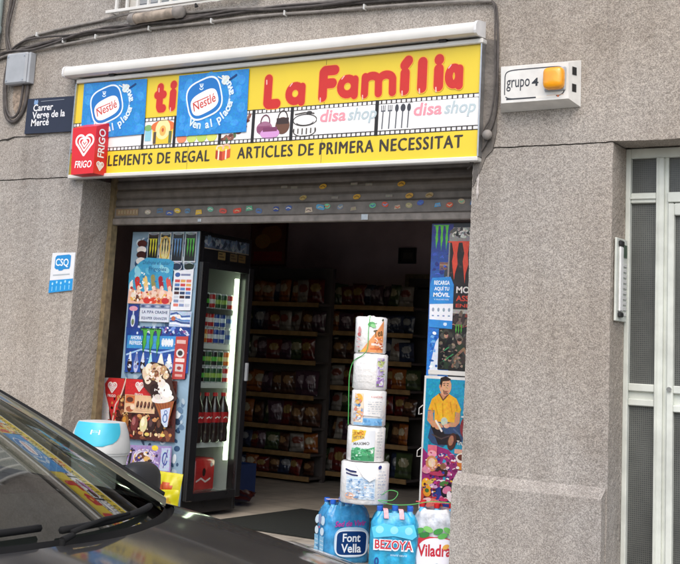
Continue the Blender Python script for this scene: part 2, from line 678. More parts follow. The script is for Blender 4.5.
M = {}
M['facade'] = facade_mat()
M['cement'] = mat('cement', (.16, .145, .13), .95, var=.35, scale=9, bump=.8, bscale=40)
M['groove'] = mat('groove', (.05, .045, .04), .95)
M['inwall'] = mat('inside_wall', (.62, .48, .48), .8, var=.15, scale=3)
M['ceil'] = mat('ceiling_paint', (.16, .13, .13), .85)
M['alu'] = mat('door_aluminium', (.58, .61, .56), .45, .0, var=.12, scale=9)
M['white'] = mat('white_paint', (.68, .67, .63), .42, var=.05, scale=6)
M['white_dirty'] = mat('white_sheet_metal', (.74, .74, .73), .45, var=.10, scale=9, bump=.05)
M['offwhite'] = mat('off_white_plastic', (.62, .63, .61), .45, var=.05)
M['grey_plastic'] = mat('grey_plastic', (.36, .38, .40), .5, var=.08)
M['dark_metal'] = mat('shutter_steel', (.185, .165, .148), .55, .25, var=.22, scale=14, bump=.08)
M['rail_metal'] = mat('shutter_rail_steel', (.24, .21, .185), .5, .3, var=.25, scale=18)
M['black'] = mat('black_plastic', (.014, .014, .015), .5, var=.2)
M['rubber'] = mat('rubber', (.012, .012, .012), .85, spec=.2)
M['wood'] = mat('old_wood_strip', (.19, .145, .08), .6, var=.35, scale=25, bump=.1)
M['shelfwood'] = mat('shelf_front', (.27, .16, .06), .6, var=.25, scale=18)
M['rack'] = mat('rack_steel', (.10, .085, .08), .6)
M['cable'] = mat('cable_sheath', (.075, .065, .06), .7, var=.35, scale=20)
M['cable_grey'] = mat('grey_cable_sheath', (.24, .22, .20), .75, var=.25, scale=20)
M['navy'] = mat('navy_enamel', (.016, .020, .042), .35, var=.12)
M['pipe'] = mat('pale_green_pipe', (.42, .50, .47), .5, var=.1)
M['rust'] = mat('rusty_pipe', (.30, .25, .20), .8, var=.45, scale=16, bump=.2)
M['print'] = printmat('print_gloss', .32, bump=.12, fade=.22, mottle=.9)
M['paper'] = printmat('print_paper', .5, bump=.3, fade=.16, mottle=.5)
M['vinyl'] = printmat('print_vinyl', .40, fade=.12, mottle=.12)
M['foil'] = printmat('printed_foil', .28, bump=.25)
M['film'] = printmat('printed_film', .22, coat=.4, bump=.12)
M['can'] = printmat('printed_can', .25)
M['amber'] = mat('amber_lens', (.90, .36, .012), .18, var=.12, coat=.5)
M['liner'] = mat('fridge_liner', (.42, .44, .42), .4, var=.05)
M['fridge'] = mat('fridge_black', (.012, .012, .014), .3)
M['tube'] = emat('lit_tube', (.86, 1.0, .70), 3.2)
M['glass'] = glassmat('clear_glass', (.94, .97, .96))
M['car_glass'] = glassmat('windscreen_glass', (.50, .54, .50), .018, 1.9, .9)
M['lens'] = glassmat('clear_lens', (.97, .97, .97), .03, 1.6)
M['chrome'] = mat('bright_metal', (.75, .75, .76), .2, 1.)
M['steel'] = mat('brushed_steel', (.50, .51, .52), .38, .9, var=.1, scale=40)
M['bluecap'] = mat('blue_cap', (.02, .12, .55), .35)
M['cyan'] = mat('cyan_plastic', (.06, .48, .64), .35, var=.05)
M['crate'] = mat('blue_crate', (.012, .035, .13), .5)
M['floor'] = None
M['matfibre'] = mat('door_mat_fibre', (.010, .012, .009), .95, var=.4, scale=60, bump=.6, bscale=200)


def tile_mat(name, c1, c2, mortar, sx, sy, rough, bump=.25):
    m, nt, b = nmat(name)
    tc = nt.nodes.new('ShaderNodeTexCoord')
    br = nt.nodes.new('ShaderNodeTexBrick')
    br.offset = 0
    br.inputs['Color1'].default_value = (*c1, 1)
    br.inputs['Color2'].default_value = (*c2, 1)
    br.inputs['Mortar'].default_value = (*mortar, 1)
    br.inputs['Scale'].default_value = 1
    br.inputs['Mortar Size'].default_value = .006
    br.inputs['Brick Width'].default_value = sx
    br.inputs['Row Height'].default_value = sy
    nt.links.new(tc.outputs['Object'], br.inputs['Vector'])
    n = nt.nodes.new('ShaderNodeTexNoise')
    n.inputs['Scale'].default_value = 6; n.inputs['Detail'].default_value = 7
    nt.links.new(tc.outputs['Object'], n.inputs['Vector'])
    mx = nt.nodes.new('ShaderNodeMix'); mx.data_type = 'RGBA'; mx.blend_type = 'OVERLAY'; mx.inputs[0].default_value = .5
    nt.links.new(br.outputs[0], mx.inputs[6]); nt.links.new(n.outputs[0], mx.inputs[7])
    nt.links.new(mx.outputs[2], b.inputs['Base Color'])
    b.inputs['Roughness'].default_value = rough
    bp = nt.nodes.new('ShaderNodeBump'); bp.inputs['Strength'].default_value = bump; bp.inputs['Distance'].default_value = .004
    bp.invert = True
    nt.links.new(br.outputs['Fac'], bp.inputs['Height'])
    nt.links.new(bp.outputs[0], b.inputs['Normal'])
    return m


M['floor'] = tile_mat('shop_floor_tiles', (.46, .41, .34), (.50, .45, .38), (.3, .27, .22), .4, .4, .45)
M['paving'] = tile_mat('paving_tiles', (.30, .29, .27), (.34, .33, .31), (.16, .15, .14), .2, .2, .85, .5)
M['asphalt'] = mat('asphalt', (.052, .052, .054), .92, var=.35, scale=40, bump=.6, bscale=180)
M['kerb'] = mat('kerb_stone', (.36, .35, .33), .85, var=.2, scale=14, bump=.3)


def doorglass_mat():
    m, nt, b = nmat('ribbed_dark_glass')
    tc = nt.nodes.new('ShaderNodeTexCoord')
    mp = nt.nodes.new('ShaderNodeMapping')
    mp.inputs['Rotation'].default_value = (radians(90), 0, 0)
    nt.links.new(tc.outputs['Object'], mp.inputs[0])
    br = nt.nodes.new('ShaderNodeTexBrick')
    br.offset = 0
    br.inputs['Scale'].default_value = 1
    br.inputs['Brick Width'].default_value = .0105
    br.inputs['Row Height'].default_value = .0105
    br.inputs['Mortar Size'].default_value = .0017
    br.inputs['Color1'].default_value = (.050, .054, .052, 1)
    br.inputs['Color2'].default_value = (.036, .040, .040, 1)
    br.inputs['Mortar'].default_value = (.115, .12, .11, 1)
    nt.links.new(mp.outputs[0], br.inputs['Vector'])
    n = nt.nodes.new('ShaderNodeTexNoise'); n.inputs['Scale'].default_value = 3; n.inputs['Detail'].default_value = 4
    nt.links.new(tc.outputs['Object'], n.inputs['Vector'])
    mx = nt.nodes.new('ShaderNodeMix'); mx.data_type = 'RGBA'; mx.blend_type = 'OVERLAY'; mx.inputs[0].default_value = .7
    nt.links.new(br.outputs[0], mx.inputs[6]); nt.links.new(n.outputs[0], mx.inputs[7])
    nt.links.new(mx.outputs[2], b.inputs['Base Color'])
    b.inputs['Roughness'].default_value = .38
    bp = nt.nodes.new('ShaderNodeBump'); bp.inputs['Strength'].default_value = .5; bp.inputs['Distance'].default_value = .002
    nt.links.new(br.outputs['Fac'], bp.inputs['Height'])
    nt.links.new(bp.outputs[0], b.inputs['Normal'])
    return m


M['doorglass'] = doorglass_mat()


def carpaint_mat():
    m, nt, b = nmat('dark_metallic_paint')
    tc = nt.nodes.new('ShaderNodeTexCoord')
    n = nt.nodes.new('ShaderNodeTexNoise'); n.inputs['Scale'].default_value = 900; n.inputs['Detail'].default_value = 2
    nt.links.new(tc.outputs['Object'], n.inputs['Vector'])
    n2 = nt.nodes.new('ShaderNodeTexNoise'); n2.inputs['Scale'].default_value = 7; n2.inputs['Detail'].default_value = 8
    nt.links.new(tc.outputs['Object'], n2.inputs['Vector'])
    r = nt.nodes.new('ShaderNodeValToRGB')
    r.color_ramp.elements[0].position = .35; r.color_ramp.elements[0].color = (.010, .010, .011, 1)
    r.color_ramp.elements[1].position = .75; r.color_ramp.elements[1].color = (.042, .040, .039, 1)
    nt.links.new(n.outputs[0], r.inputs[0])
    dust = nt.nodes.new('ShaderNodeMapRange')
    dust.inputs['From Min'].default_value = .45; dust.inputs['From Max'].default_value = .75
    dust.inputs['To Min'].default_value = .0; dust.inputs['To Max'].default_value = .16
    nt.links.new(n2.outputs[0], dust.inputs['Value'])
    mx = nt.nodes.new('ShaderNodeMix'); mx.data_type = 'RGBA'
    nt.links.new(dust.outputs[0], mx.inputs[0])
    nt.links.new(r.outputs[0], mx.inputs[6]); mx.inputs[7].default_value = (.10, .092, .08, 1)
    nt.links.new(mx.outputs[2], b.inputs['Base Color'])
    b.inputs['Roughness'].default_value = .5
    b.inputs['Metallic'].default_value = .1
    b.inputs['Specular IOR Level'].default_value = .25
    b.inputs['Coat Weight'].default_value = .7
    mr = nt.nodes.new('ShaderNodeMapRange')
    mr.inputs['To Min'].default_value = .02; mr.inputs['To Max'].default_value = .10
    nt.links.new(n2.outputs[0], mr.inputs['Value'])
    nt.links.new(mr.outputs[0], b.inputs['Coat Roughness'])
    return m


M['paint'] = carpaint_mat()


def struct(mb, name, m, loc=(0, 0, 0)):
    o = mb.build(name, m, None, loc=loc)
    o['kind'] = 'structure'
    return o


# ------------------------------------------------------------------ ground
KERB_Y = -3.05
struct(MB().add([(-400, -400, -.12), (400, -400, -.12), (400, 400, -.12), (-400, 400, -.12)], [(0, 1, 2, 3)]), 'road', M['asphalt'])
struct(MB().box(-60, 60, KERB_Y + .12, .30, -.115, 0), 'pavement', M['paving'])
struct(MB().box(-60, 60, KERB_Y, KERB_Y + .117, -.118, .002, bev=.012), 'kerb', M['kerb'])
struct(MB().box(-8.2, -2.3, .303, 4.3, -.115, .0), 'shop_floor', M['floor'])

# ------------------------------------------------------------------ the building
B = empty('apartment_building', (-4.6, .15, 0), 'grey-brown pebbledash ground floor of the building round the open shop', 'building')


def rough_panels(rects, y0, y1, step=.022, amp=.0035):
    """thick wall panels whose skin is slightly uneven, so that their edges are too"""
    m = MB()
    for (x0, x1, z0, z1, fine) in rects:
        st = step if fine else .4
        nx = max(1, round((x1 - x0) / st)); nz = max(1, round((z1 - z0) / st)); ny = max(1, round((y1 - y0) / st))

        def w(p):
            p = Vector(p)
            if not fine: return p
            q = noise.noise_vector(p * 38) * amp + noise.noise_vector(p * 7) * amp * .9
            return p + q
        m.grid(lambda u, v: w((x0 + (x1 - x0) * u, y0, z0 + (z1 - z0) * v)), nx, nz)
        m.grid(lambda u, v: w((x0, y0 + (y1 - y0) * (1 - u), z0 + (z1 - z0) * v)), ny, nz)
        m.grid(lambda u, v: w((x1, y0 + (y1 - y0) * u, z0 + (z1 - z0) * v)), ny, nz)
        m.grid(lambda u, v: w((x0 + (x1 - x0) * u, y0 + (y1 - y0) * (1 - v), z0)), nx, ny)
        m.grid(lambda u, v: w((x0 + (x1 - x0) * u, y0 + (y1 - y0) * v, z1)), nx, ny)
        m.add([(x0, y1, z0), (x1, y1, z0), (x1, y1, z1), (x0, y1, z1)], [(0, 3, 2, 1)])
    return m


WT = .30
rough_panels([
    (-12, -7.6, -.10, 2.288, 0), (-7.6, -6.125, -.10, 2.288, 1),
    (-12, -7.6, 2.296, 3.30, 0), (-7.6, -6.2, 2.296, 3.30, 1),
    (-12, -7.6, 3.306, 7, 0), (-7.6, -5.92, 3.306, 4.2, 1), (-7.6, -5.92, 4.2, 7, 0),
    (-6.2, -3.05, 2.36, 3.30, 1),
    (-5.92, -4.72, 3.30, 3.455, 1), (-4.72, -1.0, 3.306, 4.2, 1), (-4.72, -1.0, 4.2, 7, 0), (-5.92, -4.72, 4.9, 7, 0),
    (-3.05, -1.0, 2.356, 3.306, 1),
    (-3.085, -2.254, -.10, 2.349, 1),
    (-1.0, 6, 2.356, 7, 0), (-.62, 6, -.10, 2.349, 0),
], 0, WT).build('facade_wall', M['facade'], B, smooth=False)
g = MB()
for (x0, x1, z0, z1) in ((-12, -6.2, 2.27, 2.31), (-3.06, -2.27, 2.33, 2.37), (-12, -5.93, 3.29, 3.32)):
    g.box(x0, x1, .010, .05, z0, z1)
g.build('joint_mortar', M['groove'], B)
# plinths with a sloping top
for (x0, x1, zt) in ((-3.112, -2.262, .535), (-12, -6.14, .50)):
    m = MB()
    P = .058

    def wv(p):
        p = Vector(p); return p + noise.noise_vector(p * 38) * .003 + noise.noise_vector(p * 7) * .002
    nx = round((x1 - x0) / (.025 if x1 - x0 < 2 else .1)); nz = 22
    xs0 = x0
    m.grid(lambda u, v: wv((x0 + (x1 - x0) * u, -P, -.1 + (zt + .06) * v)), nx, nz)
    m.grid(lambda u, v: wv((x0 + (x1 - x0) * u, -P + (P - .002) * v, zt - .04 + .055 * v)), nx, 4)
    m.grid(lambda u, v: wv((x0, -P * u + .0 * (1 - u) , -.1 + (zt + .06) * v)), 3, nz, )
    m.grid(lambda u, v: wv((x1, -P * (1 - u), -.1 + (zt + .06) * v)), 3, nz)
    m.add([(x0, -P, zt - .04), (x0, 0, zt - .04), (x0, 0, zt + .015)], [(0, 1, 2)])
    m.add([(x1, -P, zt - .04), (x1, 0, zt - .04), (x1, 0, zt + .015)], [(0, 2, 1)])
    m.build('plinth', M['facade'], B)
# smeared cement beside the sign and the stain below it
m = MB()
pp = [(-3.03, 3.0), (-2.955, 2.98), (-2.945, 2.7), (-2.94, 2.45), (-2.955, 2.34), (-3.0, 2.30), (-3.035, 2.22), (-3.075, 2.13), (-3.083, 2.25), (-3.07, 2.36), (-3.06, 2.6), (-3.045, 2.8)]
pp = [(x + .006 * sin(37 * z), z) for x, z in pp]
cx_, cz_ = -3.0, 2.5
n_ = len(pp)
m.add([(x, -.007, z) for x, z in pp] + [(x, .004, z) for x, z in pp], [list(range(n_))[::-1]] + [(i, i + n_, (i + 1) % n_ + n_, (i + 1) % n_) for i in range(n_)])
m.build('cement_patch', M['cement'], B)
m = MB()
m.add([(x, -.006, z) for x, z in ((-3.058, 2.235), (-3.040, 2.222), (-3.036, 2.18), (-3.040, 2.13), (-3.036, 2.09), (-3.046, 2.06), (-3.054, 2.10), (-3.050, 2.15), (-3.060, 2.19))], [tuple(range(8, -1, -1))])
m.build('chipped_patch', mat('bare_plaster', (.50, .46, .43), .9, var=.3, scale=40), B)
# cracks in the left wall
m = MB()
m.tube([(-7.08, -.003, 2.582), (-6.98, -.003, 2.60), (-6.93, -.003, 2.598), (-6.86, -.003, 2.615), (-6.79, -.003, 2.612), (-6.70, -.003, 2.607), (-6.6, -.003, 2.612)], [.003, .004, .007, .004, .003, .003, .001], 5)
m.build('wall_crack', M['groove'], B)
# interior
m = MB()
m.add([(-8.2, 4.05, 0), (-2.3, 4.05, 0), (-2.3, 4.05, 2.75), (-8.2, 4.05, 2.75)], [(0, 1, 2, 3)])
m.add([(-8.2, .3, 0), (-8.2, 4.05, 0), (-8.2, 4.05, 2.75), (-8.2, .3, 2.75)], [(0, 1, 2, 3)])
m.add([(-2.3, .3, 0), (-2.3, 4.05, 0), (-2.3, 4.05, 2.75), (-2.3, .3, 2.75)], [(3, 2, 1, 0)])
m.build('interior_wall', M['inwall'], B)
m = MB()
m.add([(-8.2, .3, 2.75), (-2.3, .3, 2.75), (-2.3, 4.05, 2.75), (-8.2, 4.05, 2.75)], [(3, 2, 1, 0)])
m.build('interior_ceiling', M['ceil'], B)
m = MB()
m.box(-2.28, 2, .301, 3, 2.42, 2.44); m.box(-2.29, -2.27, .335, 3, 0, 2.42); m.box(-.6, -.58, .335, 3, 0, 2.42); m.box(-2.28, -.6, 2.9, 3.0, 0, 2.42)
m.build('hallway_wall', M['inwall'], B)
# window over the shop, behind its railing
w_ = MB().box(-5.92, -5.86, .10, .16, 3.455, 4.9).box(-5.28, -5.20, .10, .16, 3.455, 4.9).box(-4.78, -4.72, .10, .16, 3.455, 4.9).box(-5.86, -5.28, .10, .16, 3.455, 3.52).box(-5.2, -4.78, .10, .16, 3.455, 3.52).build('window', M['white'], B)
sl = MB()
for i in range(40):
    sl.box(-5.86, -5.28, .125, .14, 3.522 + i * .034, 3.552 + i * .034); sl.box(-5.2, -4.78, .125, .14, 3.522 + i * .034, 3.552 + i * .034)
sl.build('shutter', M['grey_plastic'], w_)

# entrance door (a part of the building)
dr = MB()
FY0, FY1 = .205, .275
dr.box(-2.254, -2.226, FY0, FY1, 0, 2.35, bev=.004)
dr.box(-2.226, -.64, FY0, FY1, 2.296, 2.35, bev=.004)
dr.box(-2.084, -2.040, FY0, FY1, 0, 2.296, bev=.004)
dr.box(-2.040, -2.020, FY0 + .02, FY1, 0, 2.296)
for (z0, z1) in ((2.050, 2.105), (1.045, 1.085), (.970, 1.005), (0.0, .12)):
    dr.box(-2.226, -2.084, FY0 + .008, FY1, z0, z1, bev=.004)
dr.box(-2.226, -2.084, FY0 + .03, FY1 - .01, 1.005, 1.045)
dr.box(-2.226, -2.084, FY0 - .002, FY0 + .01, 2.072, 2.080)
for x in (-2.064, -2.072):
    dr.box(x - .002, x + .002, FY0 - .003, FY0 + .002, 0, 2.296)
door = dr.build('entrance_door', M['alu'], B, label='pale aluminium entrance door with dark ribbed glass')
MB().box(-2.226, -2.084, .238, .252, 2.105, 2.296).box(-2.226, -2.084, .238, .252, 1.085, 2.050).box(-2.226, -2.084, .238, .252, .12, .970).build('glass_pane', M['doorglass'], door)
lf = MB()
L0, L1 = -2.018, -1.10
lf.box(L0, L0 + .034, FY0, FY1, .01, 2.045, bev=.005).box(L1 - .06, L1, FY0, FY1, .01, 2.045, bev=.005)
for (z0, z1) in ((1.98, 2.045), (1.045, 1.085), (.950, .985), (.01, .14)):
    lf.box(L0 + .034, L1 - .06, FY0 + .004, FY1 - .002, z0, z1, bev=.004)
lf.box(-2.02, -.64, FY0, FY1, 2.050, 2.105, bev=.004)
lf.box(L1 + .002, L1 + .05, FY0, FY1, 0, 2.048, bev=.004).box(-.70, -.64, FY0, FY1, 0, 2.048, bev=.004)
leaf = lf.build('door_leaf', M['alu'], door)
MB().box(L0 + .034, L1 - .06, .238, .252, 1.085, 1.98).box(L0 + .034, L1 - .06, .238, .252, .14, .95).box(-2.02, -.64, .238, .252, 2.105, 2.296).box(L1 + .05, -.70, .238, .252, 0, 2.048).build('glass_pane', M['doorglass'], door)
MB().box(L0 + .034, L1 - .06, .236, .25, .985, 1.045).build('rail_panel', M['alu'], door)
MB().tube([(-2.0, FY0 - .012, 1.065), (-2.0, FY0 + .004, 1.065)], .013, 14).build('lock_cylinder', M['chrome'], door)
h_ = MB()
h_.tube([(-1.13, .20, 1.02), (-1.13, .15, 1.02), (-1.14, .14, 1.02), (-1.24, .14, 1.02)], .010, 8).box(-1.145, -1.115, .198, .21, .97, 1.07, bev=.004)
h_.build('handle', M['chrome'], door, smooth=True, sharp=40)

# ------------------------------------------------------------------ roller shutter
RS = empty('roller_shutter', (-4.6, .32, 2.0), 'half-raised dark metal roller shutter with a row of small stickers under the shop sign', 'shutter')
m = MB()
z = 2.05
sh = []
while z < 2.62:
    prof = [(.0, .0), (-.010, .012), (-.014, .030), (-.012, .046), (-.004, .058), (.0, .064)]
    for i in range(len(prof) - 1):
        a, b = prof[i], prof[i + 1]
        m.add([(-6.12, .32 + a[0], z + a[1]), (-3.0, .32 + a[0], z + a[1]), (-3.0, .32 + b[0], z + b[1]), (-6.12, .32 + b[0], z + b[1])], [(0, 1, 2, 3)])
    z += .064
# the lowest slat is a flat broad one carrying the stickers
m.box(-6.12, -3.0, .305, .325, 2.035, 2.113, bev=.004)
m.build('slat_curtain', M['dark_metal'], RS)
MB().box(-6.12, -3.0, .290, .335, 1.985, 2.033, bev=.006).build('bottom_rail', M['rail_metal'], RS)
MB().box(-3.99, -3.94, .283, .2895, 1.99, 2.03, bev=.003).build('lock', M['steel'], RS)
MB().box(-5.30, -5.27, .283, .2895, 1.995, 2.02, bev=.003).build('lock', M['steel'], RS)
# side guides
MB().box(-6.128, -6.085, .285, .345, 0, 2.45).build('guide_rail', M['wood'], RS, label='yellowish worn side rail')
MB().box(-3.098, -3.05, .306, .345, 0, 2.45).build('guide_rail', M['dark_metal'], RS)
cols = ['#7d6a50', '#b7ad97', '#56748e', '#4c5f9a', '#d8b43a', '#5c86a8', '#e0b63a', '#6fb59a', '#d8574a', '#d8503c', '#62ad88', '#5577aa', '#3a4c8c', '#46609e', '#c9b7a0', '#5a9cc4']
xs = [-5.98, -5.77, -5.66, -5.57, -5.50, -5.41, -5.31, -5.21, -5.10, -4.98, -4.88, -4.80, -4.66, -4.56, -4.40, -4.31]
a = Art(plane(.3035), .0008)
a.rect(-6.07, 2.052, -5.86, 2.10, '#8a7458')
for i in range(7): a.rect(-6.05 + i * .028, 2.064, -6.035 + i * .028, 2.09, '#a18d70')
a.build('sticker', M['paper'], RS, label='brown rectangular sticker')
for i, x in enumerate(xs[1:]):
    a = Art(plane(.3035), .0008 + .0004 * (i % 2))
    dz = .010 * sin(i * 2.3)
    if i % 4 == 1: a.poly([(x - .028, 2.056 + dz), (x + .03, 2.062 + dz), (x + .022, 2.092 + dz), (x - .024, 2.09 + dz)], cols[i + 1])
    else: a.ell(x, 2.074 + dz, .029 + .006 * sin(i), .017, cols[i + 1], rot=.2 * sin(i * 1.7), sq=2 + (i % 3) * .6)
    a.stroke([(x - .018, 2.072 + dz), (x - .004, 2.078 + dz), (x + .016, 2.071 + dz)], .006, ('#d8d2c4', '#6a5f50', '#c9b98a')[i % 3])
    a.build('sticker', M['paper'], RS)
cols2 = ['#6ec49a', '#7a8a9c', '#a09080', '#69bd8e', '#d4573f', '#b9a890', '#a09a70', '#4b62b0', '#58a2cf', '#cf5a3c', '#c0ab8c', '#4a7fb8', '#9a9a9a', '#cdbda0']
xs2 = [-4.26, -4.16, -4.06, -3.92, -3.83, -3.74, -3.66, -3.58, -3.46, -3.38, -3.30, -3.22, -3.165, -3.11]
for i, x in enumerate(xs2):
    a = Art(plane(.3035), .0008 + .0004 * (i % 2))
    dz = .012 * sin(i * 1.9 + 1) + .001 * i
    if i % 3 == 2: a.poly([(x - .024, 2.062 + dz), (x + .022, 2.068 + dz), (x + .016, 2.09 + dz), (x - .018, 2.086 + dz)], cols2[i])
    else: a.ell(x, 2.076 + dz, .024, .016, cols2[i], rot=.4 * sin(i))
    a.stroke([(x - .014, 2.078 + dz), (x, 2.070 + dz), (x + .014, 2.080 + dz)], .006, cols2[(i + 4) % 14])
    a.build('sticker', M['paper'], RS)
for (x, zz, c) in ((-4.30, 2.215, '#d9a52c'), (-3.72, 2.215, '#d9a52c'), (-4.45, 2.145, '#b09a5a'), (-4.04, 2.142, '#d2a22c'), (-3.66, 2.14, '#c99a3a'), (-3.52, 2.14, '#a8926a')):
    a = Art(plane(.303), .0008)
    a.ell(x, zz, .028, .016, c, rot=.2); a.stroke([(x - .018, zz - .002), (x, zz + .005), (x + .016, zz - .003)], .007, '#8b6a20')
    a.build('sticker', M['paper'], RS)
for (x, zz) in ((-4.52, 2.215), (-4.06, 2.225), (-3.95, 2.218), (-4.20, 2.14), (-3.80, 2.142), (-4.60, 2.22)):
    a = Art(plane(.303), .0008)
    a.rect(x - .03, zz - .008, x + .02, zz + .008, '#8f8a80')
    a.build('sticker', M['paper'], RS)

# ------------------------------------------------------------------ shop sign
SG = empty('shop_sign', (-4.62, -.02, 2.295), 'long yellow shop sign with puffy red lettering over a film strip of pictures', 'sign')
SX0, SX1, SZ0, SZ1 = -6.216, -3.034, 2.300, 2.958
MB().box(SX0, SX1, -.040, -.004, SZ0, SZ1).build('sign_board', mat('sign_yellow', hexc('#e3c835'), .38, var=.06, scale=2.2), SG)
MB().box(SX0 - .006, SX1 + .006, -.062, -.002, SZ0 - .028, SZ0 - .001, bev=.005).build('bottom_trim', M['white'], SG)
MB().box(SX0 - .006, SX1 + .016, -.062, -.002, SZ1 + .001, SZ1 + .03, bev=.005).build('top_trim', M['white'], SG)
MB().box(SX0 - .010, SX0 - .0005, -.058, -.004, SZ0, SZ1).build('side_trim', M['steel'], SG)
MB().box(SX1 + .0005, SX1 + .010, -.055, -.004, SZ0, SZ1).build('side_trim', M['steel'], SG)
YS = -.0402
for jx in (-5.16, -4.10):
    MB().box(jx - .0012, jx + .0012, -.0404, -.0395, SZ0 + .003, SZ1 - .003).build('panel_joint', M['groove'], SG)
# film strip with its pictures
a = Art(plane(YS), .0006)
F0, F1 = 2.455, 2.672
a.rect(SX0, F0, SX1, F1, '#f2f1ef')
a.rect(SX0, F1 - .006, SX1, F1, '#2c2622'); a.rect(SX0, F0, SX1, F0 + .006, '#2c2622')
x = SX0 + .01
while x < SX1 - .02:
    a.rect(x, F1 - .024, x + .009, F1 - .006, '#3a332e'); a.rect(x, F0 + .006, x + .009, F0 + .024, '#3a332e')
    x += .034
a.rect(SX0, F1 - .028, SX1, F1 - .024, '#3a332e'); a.rect(SX0, F0 + .024, SX1, F0 + .028, '#3a332e')
for x in (-5.565, -5.285, -4.90, -4.635, -4.335, -3.715):
    a.rect(x - .012, F0, x + .012, F1, '#211c1a')
a.build('film_strip', M['vinyl'], SG)
a = Art(plane(YS), .0024)
# cup with a smiling mug
a.rect(-5.545, 2.51, -5.49, 2.59, '#8fc9d8'); a.ell(-5.52, 2.60, .035, .022, '#7fae6a')
a.poly([(-5.47, 2.485), (-5.31, 2.485), (-5.295, 2.60), (-5.485, 2.60)], '#f0c83a')
a.ell(-5.39, 2.605, .105, .042, '#e2743a'); a.ell(-5.39, 2.585, .065, .07, '#f4e2a0')
a.ell(-5.39, 2.575, .028, .036, '#e8b45a'); a.ell(-5.39, 2.58, .010, .014, '#c5572f')
a.rect(-5.47, 2.487, -5.445, 2.57, '#5a4a40'); a.rect(-5.335, 2.487, -5.31, 2.57, '#5a6a48')
a.build('film_picture', M['vinyl'], SG)
a = Art(plane(YS), .0024)
# sweets in a row, mostly under the poster
for i, c in enumerate(('#e88a62', '#c9d870', '#b8d060', '#d8dc6a')):
    a.ell(-5.22 + i * .085, 2.515, .042, .034, c)
a.build('film_picture', M['vinyl'], SG)
a = Art(plane(YS), .0024)
# leafy garland
for i in range(14):
    t = i / 13
    a.ell(-4.87 + .2 * t, 2.49 + .13 * t ** 2 + .012 * sin(i * 2.1), .022, .011, ('#6b3c30', '#8a5a4a', '#54704a', '#a9685a')[i % 4], rot=i * .8)
a.build('film_picture', M['vinyl'], SG)
a = Art(plane(YS), .0024)
# three handbags
a.ell(-4.545, 2.545, .062, .045, '#a06a86'); a.rect(-4.60, 2.52, -4.50, 2.56, '#8a4a6a')
a.stroke(arc(-4.54, 2.58, .035, .05, 0, 180), .009, '#6b4050')
a.ell(-4.405, 2.555, .055, .055, '#6a4634'); a.rect(-4.452, 2.565, -4.358, 2.605, '#3c2c28')
a.stroke(arc(-4.405, 2.60, .036, .05, 0, 180), .008, '#3a2b26')
a.ell(-4.50, 2.51, .075, .035, '#d49ad0'); a.rect(-4.555, 2.522, -4.445, 2.55, '#7a3a5e')
a.build('film_picture', M['vinyl'], SG)
a = Art(plane(YS), .0024)
# round box tied with a ribbon
a.ell(-4.235, 2.515, .085, .038, '#efece6'); a.ring(-4.235, 2.515, .085, .038, .006, '#3c3834')
a.rect(-4.32, 2.52, -4.15, 2.575, '#efece6'); a.ell(-4.235, 2.58, .088, .036, '#f4f2ee'); a.ring(-4.235, 2.58, .088, .036, .007, '#3c3834')
for i in range(6): a.stroke([(-4.315 + i * .032, 2.49 + .012 * abs(2.5 - i) / 2), (-4.315 + i * .032, 2.525)], .010, '#4a4540')
a.stroke(arc(-4.235, 2.57, .065, .022, 200, 350), .006, '#4a4540'); a.stroke([(-4.31, 2.62), (-4.24, 2.628), (-4.17, 2.62)], .009, '#57504a')
a.ell(-4.205, 2.625, .022, .012, '#3c3834')
a.rect(-4.145, 2.485, -3.73, 2.645, '#fbfafa')
for i in range(4): a.rect(-4.12, 2.498 + i * .012, -3.76, 2.4995 + i * .012, '#c8c8ce')
a.build('film_picture', M['vinyl'], SG)
a = Art(plane(YS), .0024)
# cutlery
a.rect(-3.700, 2.485, -3.49, 2.645, '#f6f6f4')
for i, (kx, hh) in enumerate(((-3.675, .045), (-3.628, .05), (-3.582, .035), (-3.54, .06), (-3.50, .042))):
    a.stroke([(kx, 2.495), (kx + .004, 2.60)], .009, '#5e5f64')
    if i in (0, 1):
        for d in (-.012, 0, .012): a.stroke([(kx + .004 + d, 2.60), (kx + .004 + d, 2.635)], .006, '#55565c')
        a.stroke([(kx - .008, 2.602), (kx + .016, 2.602)], .008, '#55565c')
    else:
        a.ell(kx + .005, 2.615, .013 + .004 * (i == 3), .024, '#3f4046')
a.rect(-3.47, 2.485, -3.045, 2.645, '#fbfafa')
for i in range(4): a.rect(-3.45, 2.498 + i * .012, -3.09, 2.4995 + i * .012, '#c8c8ce')
a.build('film_picture', M['vinyl'], SG)
a = Art(plane(YS), .0042)
for x0, sc in ((-4.125, 1.0), (-3.465, 1.0)):
    a = Art(plane(YS), .0042)
    a.text('disa', x0, 2.562, .1, '#ee9aa6', .022, 'L', .12, fit=.19, h=.075)
    a.text('shop', x0 + .205, 2.562, .1, '#b9c8cc', .022, 'L', .22, fit=.20, h=.073)
    a.build('film_lettering', M['vinyl'], SG)

